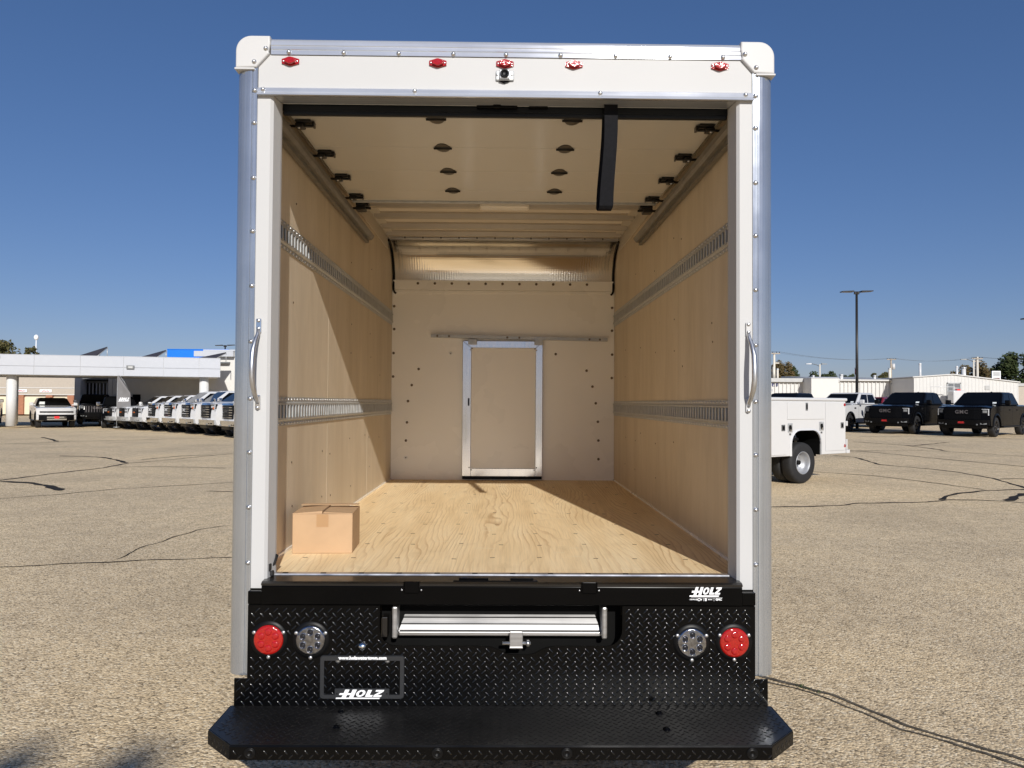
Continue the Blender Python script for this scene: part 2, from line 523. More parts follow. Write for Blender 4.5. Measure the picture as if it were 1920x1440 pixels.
def thing(name, label, cat, loc=(0,0,0), rz=0.0, group=None):
    o = bpy.data.objects.new(name, None)
    o.empty_display_size = 0.3
    COL.objects.link(o)
    o.location = loc; o.rotation_euler = (0, 0, rz)
    o['label'] = label; o['category'] = cat
    if group: o['group'] = group
    return o

def tag(o, label, cat, group=None):
    o['label'] = label; o['category'] = cat
    if group: o['group'] = group
    return o

def copy_tree(o, parent=None):
    c = o.copy(); COL.objects.link(c)
    if parent is not None: c.parent = parent
    for ch in list(o.children): copy_tree(ch, c)
    return c

def text_mesh(s, size, mat, bold=0.0, shear=0.0, spacing=1.0, extrude=0.0):
    cu = bpy.data.curves.new('lettering', 'FONT')
    cu.body = s; cu.size = size; cu.offset = bold; cu.shear = shear
    cu.space_character = spacing; cu.extrude = extrude; cu.resolution_u = 2
    cu.align_x = 'CENTER'; cu.align_y = 'CENTER'
    ob = bpy.data.objects.new('lettering', cu); COL.objects.link(ob)
    bpy.context.view_layer.update()
    dg = bpy.context.evaluated_depsgraph_get()
    me = bpy.data.meshes.new_from_object(ob.evaluated_get(dg))
    bpy.data.objects.remove(ob)
    me.materials.clear(); me.materials.append(MT[mat])
    return me

def holz_polys(bold=1.0, script=True):
    """italic dealer lettering as convex polygons in a 10 x 3 box"""
    P = []
    R = lambda x0, x1, z0, z1: P.append([(x0, z0), (x1, z0), (x1, z1), (x0, z1)])
    R(1.0, 1.95, 0.0, 3.0); R(2.65, 3.6, .42, 3.0); R(0.15, 1.0, 1.25, 1.85); R(1.95, 2.65, 1.25, 1.85)
    n = 20
    for i in range(n):
        a, b = 2*PI*i/n, 2*PI*(i+1)/n
        def e(t, rx, rz): return (4.85+rx*math.cos(t), 1.78+rz*math.sin(t))
        P.append([e(a, 1.0, 1.12), e(b, 1.0, 1.12), e(b, .42, .62), e(a, .42, .62)])
    R(6.15, 7.0, .68, 2.9); R(7.0, 7.75, .68, 1.25)
    R(7.95, 9.75, 2.35, 2.9); R(7.95, 9.75, .68, 1.23); P.append([(7.95, 1.23), (8.75, 1.23), (9.75, 2.35), (8.95, 2.35)])
    R(-.2, 1.0, 0.0, 0.42); R(1.95, 9.6, 0.0, 0.42)
    return [[(x+.33*(z-1.5), z) for x, z in q] for q in P]

def holz(name, mat, x0, x1, z0, z1, y, parent, up=None):
    """lettering on the plane y (facing -Y), 1 mm proud"""
    m = MB()
    for q in holz_polys():
        p = [(x0+(x1-x0)*(x+.6)/11.2, y, z0+(z1-z0)*z/3.0) for x, z in q]
        m.quad(*p)
    bmesh.ops.recalc_face_normals(m.bm, faces=m.bm.faces)
    return m.build(name, mat, parent)

# ------------------------------------------------------------------ ground
def sst(t):
    t = max(0.0, min(1.0, t)); return t*t*(3-2*t)
def gz(x, y):
    return 0.24*sst((y-8)/25.0)*sst((x+1)/9.0) - 0.14*sst((y-30)/16.0)*sst((-x-8)/12.0)

def axis(core0, core1, step, far):
    a = []
    v = core0
    while v <= core1+1e-6: a.append(v); v += step
    s, lo, hi = step, core0, core1
    left, right = [], []
    while hi < far:
        s *= 1.7; lo -= s; hi += s; left.append(lo); right.append(hi)
    return left[::-1]+a+right
xs = axis(-34, 46, 1.0, 3500); ys = axis(-12, 70, 1.0, 3500)
m = MB()
V = [[m.bm.verts.new((x, y, gz(x, y))) for x in xs] for y in ys]
for j in range(len(ys)-1):
    for i in range(len(xs)-1):
        f = m.bm.faces.new((V[j][i], V[j][i+1], V[j+1][i+1], V[j+1][i])); f.smooth = True
m.build('ground', 'asphalt', kind='structure')

CR = [  # (points, width)
 ([(-6.5,3.75),(-4.85,4.204),(-4.622,4.299),(-3.949,4.5),(-3.315,4.66),(-2.686,4.775),(-1.2,4.95),(.6,5.0)], .030),
 ([(-3.725,4.678),(-3.772,4.969),(-3.77,5.375),(-3.709,5.826),(-3.639,6.407),(-3.387,6.775)], .018),
 ([(-9.5,8.1),(-7.93,8.939),(-7.821,9.268),(-7.288,9.776),(-6.688,10.653),(-5.905,11.206),(-5.151,11.801),(-3.2,13.2)], .024),
 ([(-10.6,11.2),(-9.565,11.978),(-9.522,12.394),(-9.388,13.423),(-9.075,14.754),(-9.159,16.126)], .055),
 ([(-9.159,16.126),(-8.637,17.395),(-8.147,19.056),(-7.911,19.755),(-6.5,22)], .03),
 ([(-12.177,18.519),(-11.371,18.373),(-10.683,18.017),(-9.731,16.948),(-9.159,16.126)], .075),
 ([(-9.441,11.785),(-8.843,11.621),(-8.146,11.102),(-7.698,10.6),(-7.498,10.375)], .11),
 ([(-8.923,15.052),(-8.216,15.245),(-7.314,15.154),(-6.321,14.925)], .035),
 ([(-17.735,23.556),(-16.633,24.703),(-15.982,25.895),(-14.498,26.868),(-13.086,28.336),(-11.823,28.954)], .055),
 ([(-9.373,17.341),(-8.93,18.777),(-8.227,19.271)], .05),
 ([(-18.844,29.017),(-17.474,27.36),(-16.405,25.847)], .10),
 ([(-5.068,10.4),(-4.638,10.339),(-3.4,10.2)], .03),
 ([(.8,8.3),(2.6,8.55),(4.004,8.693),(4.683,8.775),(5.191,8.914),(5.602,9.18),(6.237,9.267),(6.795,9.353),(7.26,9.639),(7.754,9.658),(8.157,9.469),(8.6,9.05)], .045),
 ([(7.16,9.639),(7.424,9.999),(7.882,10.469),(8.774,10.993),(9.595,11.198),(11,11.3)], .06),
 ([(5.9,14.9),(7.042,14.354),(7.97,13.539),(8.465,12.363),(8.829,11.08)], .035),
 ([(9.455,19.135),(9.784,18.35),(9.401,16.215),(10.043,15.206),(10.281,14.537),(10.282,13.201),(9.759,11.293)], .05),
 ([(10.135,21.512),(11.067,20.601),(11.954,18.119),(12.871,15.815),(13.6,14)], .05),
 ([(9.416,19.781),(10.84,20.822),(12.706,21.22),(13.85,20.587),(15.012,18.927)], .035),
 ([(12.891,25.309),(13.907,23.499),(13.919,21.573),(13.736,20.815)], .07),
 ([(13.936,23.208),(15.929,24.936),(16.444,25.318)], .07),
 ([(14.777,28.947),(17.149,29.652),(19.308,29.453),(20.963,27.575)], .05),
 ([(10.308,12.98),(10.672,13.109),(11.5,12.95)], .05),
 ([(8.203,9.538),(8.726,10.124),(9.189,10.602)], .10),
 ([(1.2,1.72),(1.509,1.474),(1.641,1.343),(1.758,1.205),(1.863,1.006),(1.958,0.825),(2.076,0.672),(2.178,0.557),(2.31,0.434),(2.8,-.1)], .022),
 ([(1.25,1.62),(1.60,1.31),(1.72,1.15),(1.82,.965),(1.92,.79),(2.04,.63),(2.15,.52),(2.28,.39),(2.76,-.13)], .012),
]
MT['tar_dusty'] = simple('dusty_crack', (.105, .090, .070), 0.9, spec=.1, var=.5, vscale=22, bump=.6, bscale=120)
def lay_cracks(CR, name, mat, rag):
  m = MB()
  for pts, w in CR:
      P = []
      for (x0, y0), (x1, y1) in zip(pts, pts[1:]):
          L = math.hypot(x1-x0, y1-y0); k = max(2, int(L/.09))
          for i in range(k): P.append((x0+(x1-x0)*i/k, y0+(y1-y0)*i/k))
      P.append(pts[-1])
      prev = None
      ph = random.random()*9
      for i, (x, y) in enumerate(P):
          a, b = P[max(0, i-1)], P[min(len(P)-1, i+1)]
          d = Vector((b[0]-a[0], b[1]-a[1], 0)).normalized(); nrm = Vector((-d.y, d.x, 0))
          j = .014*math.sin(i*.9+ph)+random.uniform(-rag, rag)
          ww = w*(1.0 if y < 8 else 1.5)*(.75+.3*random.random()+.22*math.sin(i*.37+ph))
          if i in (0, len(P)-1): ww *= .2
          c = Vector((x, y, gz(x, y)+.004))+nrm*j
          cur = [m.bm.verts.new(c+nrm*ww*.5), m.bm.verts.new(c-nrm*ww*.5)]
          if prev: m.bm.faces.new((prev[0], prev[1], cur[1], cur[0]))
          prev = cur
  bmesh.ops.recalc_face_normals(m.bm, faces=m.bm.faces)
  for f in m.bm.faces:
      if f.normal.z < 0: f.normal_flip()
  m.build(name, mat, kind='structure')
lay_cracks(CR[:-2], 'crack_filler', 'tar', .008)
lay_cracks([(CR[-2][0], .030), (CR[-1][0], .020)], 'open_crack', 'tar_dusty', .013)
# a few weeds growing out of the near crack
m = MB()
for cx, cy in ((1.655, 1.30), (1.64, 1.325), (1.70, 1.24)):
    for k in range(7):
        a = random.uniform(0, 2*PI); L = random.uniform(.008, .020)
        px, py = cx+random.uniform(-.02, .02), cy+random.uniform(-.02, .02)
        dx, dy = math.cos(a)*L, math.sin(a)*L
        m.quad((px, py, .003), (px+dx*.5-dy*.25, py+dy*.5+dx*.25, .012), (px+dx, py+dy, .009), (px+dx*.5+dy*.25, py+dy*.5-dx*.25, .012))
m.build('crack_weeds', 'weed', kind='stuff')

# ================================================================== the box truck
T = thing('box_truck', 'white box truck with its roll-up rear door open, filling the middle of the picture', 'truck')
FZ = 0.883          # cargo floor height
BW = 0.96           # half width between the wall linings
YB = 3.74           # bulkhead

# shared screw / rivet meshes (axis towards -Y)
rivet_me = MB().lathe([(0.0092, 0.0), (0.0092, .0015), (.0075, .0035), (.0070, .0035), (.0058, .007), (.003, .0085), (0, .0088)], (0, 0, 0), (0, -1, 0), 10).mesh('rivet', 'zinc')
screw_me = MB().lathe([(.0115, 0), (.0105, .003), (.006, .005), (0, .0055)], (0, 0, 0), (0, -1, 0), 10).mesh('screw', 'screw')
white_screw_me = MB().lathe([(.0085, 0), (.0085, .004), (.005, .006), (0, .0065)], (0, 0, 0), (0, -1, 0), 10).mesh('screw', 'zinc')

# --- body shell
for s in (-1, 1):
    m = MB().box(s*.985, s*1.0, .03, 3.86, .80, 2.865)
    m.build('side_panel', 'white', T)
    # lower side rail, outside
    MB().box(s*.97, s*1.008, .05, 3.86, .76, .80, .004).build('side_rail', 'alu_plain', T)
    # upper edge extrusion along the roof side, rounded
    pts = [(s*(.955+.06*math.cos(a)), 2.868+.062*math.sin(a)) for a in [i*PI/2/6 for i in range(7)]]
    pts = [(s*.95, 2.868)] + [(s*1.015, 2.868)] + pts[1:] + [(s*.95, 2.93)]
    MB().prism(pts, 'XZ', .06, 3.5).build('roof_edge_rail', 'alu_plain', T)
MB().box(-.95, .95, .06, 3.42, 2.905, 2.908).build('roof', 'roof_white', T)
# front outer nose
arc = [(3.42+.44*math.sin(a), 2.485+.44*math.cos(a)) for a in [i*PI/2/8 for i in range(9)]]
inn = [(y-.02*0-(.02*math.sin(a)), z-.02*math.cos(a)) for (y, z), a in zip(arc, [i*PI/2/8 for i in range(9)])]
MB().prism(arc+inn[::-1], 'YZ', -1.0, 1.0).build('nose_panel', 'white', T)
MB().box(-1.0, 1.0, 3.84, 3.86, .80, 2.485).build('front_panel', 'white', T)

# --- interior
floor = MB().box(-BW, BW, .092, YB, FZ-.03, FZ).build('cargo_floor', 'floor', T)
for s in (-1, 1):
    for y0, y1 in ((.10, 1.309), (1.3125, 2.559), (2.5625, YB-.003)):
        MB().box(s*(BW), s*(BW+.012), y0, y1, FZ+.002, 2.86).build('plywood_sheet', 'birch', T)
    # fastener heads on the plywood
    R = random.Random(5+s)
    for y in (1.22, 1.40, 2.48, 2.65, .62, 1.95, 3.1):
        for z in (1.06, 1.30, 1.82, 1.98, 2.46):
            if R.random() < .62:
                o = link('screw', screw_me, T, (s*(BW-.001), y+R.uniform(-.03, .03), z+R.uniform(-.07, .07)))
                o.rotation_euler = (0, 0, PI/2 if s < 0 else -PI/2)
                o.scale = (.45, .45, .45)
    # small white cove strip where floor meets wall
    MB().box(s*(BW-.006), s*BW, .10, YB-.002, FZ, FZ+.012).build('floor_cove', 'inner_white', T)
# floor screws
fs_me = MB().box(-.010, .010, -.0035, .0035, 0, .0012).mesh('floor_screw', 'screw')
R = random.Random(11)
for y in (.40, .72, 1.02, 1.33, 1.75, 2.2, 2.7, 3.2):
    for k in range(9):
        x = -.84+k*.205+R.uniform(-.03, .03)
        o = link('floor_screw', fs_me, floor, (x, y+R.uniform(-.02, .02), FZ))
        o.rotation_euler = (0, 0, R.uniform(-.3, .3))
# bulkhead
MB().box(-BW, BW, YB, YB+.04, FZ-.02, 2.60).build('bulkhead', 'inner_white', T)
trim = MB().box(-.95, .95, YB-.022, YB-.001, 2.515, 2.600, .003).box(-.95, .95, YB-.012, YB-.001, 2.488, 2.513, .002).build('bulkhead_trim', 'inner_white', T)
for k in range(11):
    link('screw', screw_me, trim, (-.738+k*.1457, YB-.022, 2.571))
SCR = [(-.727,1.833),(-.785,1.694),(-.816,1.556),(-.823,1.373),(-.831,1.217),(.454,1.970),(.722,1.829),(.773,1.691),(.802,1.548),(.821,1.388),(.826,1.227),(.827,1.066),
       (-.943,2.374),(-.941,2.176),(-.944,1.969),(-.946,1.767),(.940,2.374),(.940,2.176),(.942,1.969),(.940,1.767)]
for x, z in SCR:
    link('screw', screw_me, T, (x, YB, z))
ws = MB().lathe([(.016, 0), (.015, .003), (.009, .005), (0, .005)], (0, 0, 0), (0, -1, 0), 12).mesh('screw_cap', 'letter')
for x, z in ((-.453, 1.968), (-.830, 1.071)):
    link('screw_cap', ws, T, (x, YB, z)); o = link('screw', screw_me, T, (x, YB-.005, z)); o.scale = (.5, .5, .5)
# curved embossed sheet between bulkhead and roof
loops = []
na = 14
for i in range(na+1):
    a = i/na*PI/2
    loops.append((YB-.36+.36*math.cos(a), 2.602+.275*math.sin(a)))
m = MB()
bmv = [[m.bm.verts.new((x, y, z)) for (y, z) in loops] for x in (-.948, .948)]
for i in range(na):
    f = m.bm.faces.new((bmv[0][i], bmv[1][i], bmv[1][i+1], bmv[0][i+1])); f.smooth = True
outer = [[m.bm.verts.new((x, y+.006, z+.006)) for (y, z) in loops] for x in (-.948, .948)]
for i in range(na):
    m.bm.faces.new((outer[0][i], outer[0][i+1], outer[1][i+1], outer[1][i]))
m.build('nose_liner', 'emboss', T)
for s in (-1, 1):
    path = [(s*.946, y-.008, z-.006) for y, z in loops[::-1]] + [(s*.946, YB-.03, 2.56), (s*.945, YB-.026, 2.51), (s*.938, YB-.02, 2.492), (s*.925, YB-.02, 2.482)]
    MB().tube(path, .009, 6).build('sealant_bead', 'plastic', T)
# roof underside: bows, header strip, edge angles
for y in (1.66, 1.98, 2.30, 2.61, 2.93, 3.20):
    prof = [(y-.055, 2.905), (y-.055, 2.899), (y-.030, 2.899), (y-.022, 2.868), (y+.022, 2.868), (y+.030, 2.899), (y+.055, 2.899), (y+.055, 2.905)]
    MB().prism(prof, 'YZ', -.93, .93).build('roof_bow', 'bow', T)
hd = MB().box(-.93, .93, 3.30, 3.375, 2.870, 2.902, .002).build('roof_header', 'alu_plain', T)
tab = MB().box(-.004, .004, 3.296, 3.300, 2.870, 2.902).mesh('header_tab', 'plastic')
for k in range(12):
    link('header_tab', tab, hd, (-.80+k*.1455, 0, 0))
for s in (-1, 1):
    MB().prism([(s*.958, 2.80), (s*.958, 2.905), (s*.885, 2.905), (s*.885, 2.897), (s*.948, 2.893), (s*.950, 2.80)], 'XZ', .10, 3.40).build('roof_angle', 'roof_white', T)
# dome light
MB().box(-.165, .165, 2.17, 2.275, 2.845, 2.868, .018, 3).build('dome_light', 'inner_white', T)

# --- roll-up door stored under the roof
DZ = 2.722
for y0, y1 in ((.135, .247), (.250, .612), (.615, .977), (.980, 1.333), (1.336, 1.560)):
    MB().box(-.885, .885, y0, y1, DZ, DZ+.016, .0012, 1).build('door_panel', 'door_white', T)
MB().box(-.885, .885, 1.561, 1.585, DZ-.010, DZ+.020, .002).build('door_top_rail', 'galv', T)
hinge = MB()
hinge.box(-.036, .036, -.017, .017, -.0045, -.0003, .001)
hinge.cyl((-.042, 0, -.005), (.042, 0, -.005), .005, n=8)
hme = hinge.mesh('door_hinge', 'hinge_black')
pl = MB().prism([(-.032, .017), (-.020, .044), (-.006, .056), (.008, .056), (.022, .044), (.034, .017)], 'XY', -.003, -.0003).mesh('hinge_plate', 'hinge_steel')
for y in (.249, .6135, .9785, 1.3345):
    for x in (-.288, .276):
        h = link('door_hinge', hme, T, (x, y, DZ))
        link('hinge_plate', pl, h); hp2 = link('hinge_plate', pl, h); hp2.rotation_euler = (0, 0, PI)
rl = MB()
rl.box(-.030, .034, -.030, .030, -.012, -.0003, .003)
rl.box(-.034, .004, -.022, .022, -.030, -.012, .005)
rl.cyl((-.075, 0, -.020), (.045, 0, -.020), .006, n=8)
rl.box(.036, .046, -.016, .016, -.026, -.004, .002)
rme = rl.mesh('door_roller', 'hinge_black')
wme = MB().lathe([(0, -.008), (.014, -.008), (.017, 0), (.014, .008), (0, .008)], (-.068, 0, -.020), (1, 0, 0), 14).mesh('roller_wheel', 'zinc')
bme = MB().lathe([(.006, 0), (.006, .003), (.003, .005), (0, .005)], (0, 0, 0), (0, 0, -1), 8).mesh('bolt_head', 'zinc')
for y in (.300, .690, 1.065, 1.440):
    for s in (-1, 1):
        r = link('door_roller', rme, T, (s*.845, y, DZ))
        if s > 0: r.scale = (-1, 1, 1)
        link('roller_wheel', wme, r)
        for bx, by in ((-.018, -.012), (.018, .016)):
            link('bolt_head', bme, r, (bx, by, -.012 if bx > 0 else -.030))
for s in (-1, 1):
    c = MB().box(s*.875, s*.800, 1.600, 1.66, DZ-.02, DZ+.004, .004).box(s*.875, s*.82, 1.600, 1.67, DZ-.045, DZ-.020, .004).cyl((s*.91, 1.63, DZ-.03), (s*.79, 1.63, DZ-.03), .007, n=8).build('top_bracket', 'hinge_black', T)
    # horizontal door track: J-shaped channel, and hanger angle on the wall
    tp = [(s*.945, 2.740), (s*.945, 2.645), (s*.938, 2.645), (s*.938, 2.668), (s*.915, 2.668), (s*.905, 2.676), (s*.898, 2.690), (s*.893, 2.690), (s*.900, 2.672), (s*.912, 2.660), (s*.930, 2.660), (s*.930, 2.640), (s*.953, 2.640), (s*.953, 2.740)]
    tr = MB().prism(tp, 'XZ', .15, 2.38).build('door_track', 'track_steel', T)
    for y in (.35, .75, 1.15, 1.55, 1.95, 2.3):
        o = link('bolt_head', bme, tr, (s*.945, y, 2.70)); o.rotation_euler = (0, -s*PI/2, 0)
    # upright track beside the door opening
    MB().box(s*.935, s*.957, .075, .098, .90, 2.60, .002).build('upright_track', 'galv_dark', T)
# dark bottom bar and seal of the door, with its lock
MB().box(-.878, .878, .098, .132, 2.690, 2.735, .004).box(-.875, .875, .092, .112, 2.672, 2.692, .006).build('door_bottom_bar', 'seal', T)
MB().box(-.115, .045, .080, .098, 2.703, 2.728, .004).box(-.05, -.02, .070, .085, 2.700, 2.722, .003).box(.09, .165, .086, .098, 2.706, 2.724, .003).build('door_lock', 'black', T)
# pull strap: loop of webbing hanging from the bar
m = MB()
def strap(cx0, cx1, w, z0, z1, y0, y1, yb, n=14):
    A = []
    for i in range(n+1):
        t = i/n
        z = z0+(z1-z0)*t
        c = cx0+(cx1-cx0)*t+.004*math.sin(t*5)
        ww = w*(1-.06*math.sin(t*PI))
        y = y0+(y1-y0)*t+.012*math.sin(t*PI)*yb
        A.append((c-ww/2, c+ww/2, y, z))
    return A
def ribbon(A, th):
    loops = [[(l, y-th/2, z), (r, y-th/2, z), (r, y+th/2, z), (l, y+th/2, z)] for l, r, y, z in A]
    m.loft(loops)
front = strap(.4085, .398, .054, 2.742, 2.320, .060, .070, -1.2)
back = strap(.404, .388, .050, 2.742, 2.320, .088, .112, 1.6)
ribbon(front, .003); ribbon(back, .003)
bot = [(front[-1][0]+(back[-1][0]-front[-1][0])*t, front[-1][1]+(back[-1][1]-front[-1][1])*t, front[-1][2]+(back[-1][2]-front[-1][2])*t, 2.320-.014*math.sin(t*PI)) for t in [i/5 for i in range(6)]]
loops = [[(l, y, z-.0015), (r, y, z-.0015), (r, y, z+.0015), (l, y, z+.0015)] for l, r, y, z in bot]
m.loft(loops)
m.build('pull_strap', 'strap', T)

# --- logistic tracks on the walls
for s in (-1, 1):
    for z0, z1 in ((1.443, 1.567), (2.207, 2.330)):
        zc = (z0+z1)/2; y0, y1 = .14, YB-.012
        a = BW-.001
        # section: flange, raised shoulder, recessed channel
        sec = [(a, z0), (a-.003, z0), (a-.003, z0+.020), (a-.011, z0+.026), (a-.011, z0+.034), (a-.006, z0+.034), (a-.006, z1-.034), (a-.011, z1-.034), (a-.011, z1-.026), (a-.003, z1-.020), (a-.003, z1), (a, z1)]
        tk = MB().prism([(s*x, z) for x, z in sec], 'XZ', y0, y1).build('logistic_track', 'galv', T)
        m = MB()
        n = int((y1-y0)/.0508)
        for k in range(n):
            y = y0+.02+k*.0508
            m.box(s*(a-.006), s*(a-.0125), y, y+.021, z0+.0335, z1-.0335, .002, 1)
        m.build('track_rungs', 'galv', tk, kind='stuff')
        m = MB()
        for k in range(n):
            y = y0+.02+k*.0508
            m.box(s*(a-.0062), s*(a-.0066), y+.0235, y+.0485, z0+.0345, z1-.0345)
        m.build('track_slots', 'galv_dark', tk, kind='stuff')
        m = MB()
        for k in range(n//2*2):
            y = y0+.03+k*.0508
            for z in (z0+.0095, z1-.0095):
                m.lathe([(.0062, 0), (.0062, .002), (.003, .0038), (0, .004)], (s*(a-.003), y, z), (-s, 0, 0), 7)
        m.build('track_rivets', 'zinc', tk, kind='stuff')

# --- sliding door in the bulkhead
YD = YB-.028
D = MB().box(-.273, .280, YD+.004, YB-.002, .985, 2.018).build('bulkhead_door', 'inner_white', T)
def mitre(pts): return MB().prism(pts, 'XZ', YD-.006, YB-.003, .0015, 1).build('door_frame', 'alu_frame', D)
mitre([(-.346, .918), (-.274, .918), (-.274, 2.016), (-.346, 2.074)])
mitre([(.339, .918), (.281, .918), (.281, 2.016), (.339, 2.074)])
mitre([(-.345, 2.0755), (.338, 2.0755), (.280, 2.0185), (-.273, 2.0185)])
mitre([(-.272, .918), (.279, .918), (.279, .983), (-.272, .983)])
MB().box(-.345, .338, YD-.001, YB-.003, .893, .917).build('bottom_seal', 'plastic', D)
for x in (-.300, .268):
    MB().box(x, x+.075, YD-.016, YD-.007, 2.044, 2.092, .003).build('door_hanger', 'galv', D)
MB().box(-.300, -.286, YD-.011, YD-.0062, 1.520, 1.585, .003).build('door_latch', 'plastic', D)
for x, z in ((-.282, 2.000), (-.267, 2.012), (.288, 2.000), (.273, 2.012), (-.285, .992), (-.266, .972), (.290, .992), (.272, .972)):
    o = link('screw', screw_me, D, (x, YD-.006, z)); o.scale = (.5, .5, .5)
tb = MB().hexa([(-.620, YD-.020, 2.104), (.897, YD-.020, 2.080), (.897, YB-.001, 2.080), (-.620, YB-.001, 2.104), (-.620, YD-.020, 2.130), (.897, YD-.020, 2.106), (.897, YB-.001, 2.106), (-.620, YB-.001, 2.130)]).build('sliding_door_track', 'galv', T)
for x in (-.565, -.465, .035, .137, .740, .830):
    o = link('screw', screw_me, tb, (x, YD-.020, 2.117-.0158*(x+.62))); o.scale = (.8, .8, .8)

# --- rear frame
for s in (-1, 1):
    ZB, ZT = .527, 2.822
    # rounded corner extrusion: quarter-round outer edge, small groove near the inner edge
    pr = [(s*.944, .030), (s*.944, -.004), (s*.958, -.004), (s*.960, -.001), (s*.963, -.001), (s*.965, -.004)]
    for i in range(9):
        a = i/8*PI/2
        pr.append((s*(.970+.060*math.sin(a)), .050-.054*math.cos(a)))
    pr.append((s*1.030, .066)); pr.append((s*.944, .066))
    # slight flare towards the foot is negligible: straight extrusion
    po = MB().prism([(x, y) for x, y in pr], 'XY', ZB, ZT)
    for f in po.bm.faces: f.smooth = False
    po = po.build('corner_post', 'alu_v', T)
    for z in (2.728, 2.604, 2.394, 2.191, 1.984, 1.774, 1.559, 1.357, 1.151, .944):
        link('rivet', rivet_me, po, (s*(.9535), -.004, z))
    # jamb with folded return into the box
    jp = [(s*.9435, .0), (s*.895, .0), (s*.885, .010), (s*.876, .075), (s*.876, .092), (s*.956, .092), (s*.956, .03), (s*.9435, .03)]
    MB().prism(jp, 'XY', .848, 2.712, .0015, 1).build('door_jamb', 'white', T)
    # corner cap
    m = MB()
    out = [(1.026, 2.812)] + [(1.026-.058+.058*math.cos(a), 2.936-.058+.058*math.sin(a)) for a in [i*PI/2/8 for i in range(9)]] + [(.898, 2.936), (.896, 2.905), (.902, 2.876), (.900, 2.868), (.948, 2.815)]
    m.prism([(s*x, z) for x, z in out], 'XZ', -.012, .075, .006, 3)
    m.box(s*.955, s*1.030, -.012, .06, 2.806, 2.8135, .002)
    cp = m.build('corner_cap', 'cap', T)
    for x, z in ((.912, 2.886), (.955, 2.835)):
        link('rivet', rivet_me, cp, (s*x, -.012, z))
    # grab handle
    gx = s*.926
    path = [(gx, -.006, 1.820), (gx, -.016, 1.800), (gx+s*.004, -.034, 1.770), (gx+s*.006, -.052, 1.735), (gx+s*.006, -.060, 1.690), (gx+s*.006, -.060, 1.640), (gx+s*.004, -.050, 1.600), (gx+s*.002, -.030, 1.572), (gx, -.014, 1.556), (gx, -.006, 1.540)]
    gh = MB().tube(path, [.007, .0075, .0085, .0095, .010, .010, .0095, .0085, .0075, .007], 10)
    gh = gh.build('grab_handle', 'alu_plain', T)
    for z0 in (1.808, 1.520):
        pdm = MB().box(gx-.010, gx+.010, -.008, -.0005, z0-.002, z0+.052, .0035, 2).build('handle_foot', 'chrome' if s < 0 else 'cap', gh)
    for z0 in (1.852, 1.822, 1.548, 1.524):
        o = link('rivet', white_screw_me, gh, (gx, -.008, z0)); o.scale = (.8, .8, .8)
# top rail
pr = [(.02, 2.868), (-.003, 2.868), (-.003, 2.884), (-.001, 2.886), (-.004, 2.888), (-.004, 2.899), (-.0025, 2.901), (-.004, 2.903)] + [(.016-.020*math.cos(a), 2.914+.018*math.sin(a)) for a in [i*PI/2/6 for i in range(7)]] + [(.075, 2.932), (.075, 2.918), (.02, 2.910)]
tr = MB().prism(pr, 'YZ', -.895, .903).build('top_rail', 'alu_h', T)
for k, x in enumerate((-.827, -.619, -.410, -.202, -.001, .207, .418, .627, .830)):
    link('rivet', rivet_me, tr, (x, -.003, 2.8765))
MB().box(-.9425, .9425, .002, .030, 2.742, 2.867).build('header_panel', 'white', T)
pr = [(.030, 2.740), (.0, 2.7425), (-.007, 2.738), (-.009, 2.722), (-.018, 2.714), (-.019, 2.708), (-.006, 2.708), (.012, 2.712), (.085, 2.714), (.085, 2.720), (.030, 2.722)]
lr = MB().prism(pr, 'YZ', -.9425, .9445).build('lower_rail', 'alu_h', T)
for x in (-.922, -.347, .359, .916):
    link('rivet', rivet_me, lr, (x, -.007, 2.731))
MB().box(-.872, .872, .086, .0915, 2.7145, 2.742).build('lintel_backing', 'inner_white', T)
# marker lights
for x in (-.821, -.261, -.005, .259, .819):
    hexp = [(-.033, -.008), (-.033, .009), (-.006, .0175), (.006, .0175), (.033, .009), (.033, -.008), (.006, -.016), (-.006, -.016)]
    m = MB().prism([(x+a, 2.8415+b) for a, b in hexp], 'XZ', -.005, .0015, .001, 1)
    ml = m.build('marker_light', 'red_marker', T)
    MB().prism([(x+a*.62, 2.8415+b*.80) for a, b in hexp], 'XZ', -.017, -.0055, .003, 2).build('lens', 'red_marker', ml)
    for dx in (-.026, .026):
        o = link('screw', white_screw_me, ml, (x+dx, -.005, 2.8418)); o.scale = (.42, .42, .42)
# backup camera
bc = MB().box(-.040, .030, -.008, .0015, 2.7765, 2.8145, .0045, 2).box(-.026, .013, -.022, -.008, 2.778, 2.814, .004, 2).build('backup_camera', 'galv', T)
MB().lathe([(.0165, 0), (.0165, .006), (.012, .007), (.010, .003), (.006, .0015), (0, .001)], (-.006, -.022, 2.796), (0, -1, 0), 16).build('camera_lens', 'plastic', bc)
MB().prism([(-.028, 2.7764), (.016, 2.7764), (-.006, 2.766)], 'XZ', -.004, .0015).build('cable_grommet', 'plastic', bc)
for dx in (-.034, .0215):
    o = link('screw', white_screw_me, bc, (dx, -.008, 2.797)); o.scale = (.5, .5, .5)

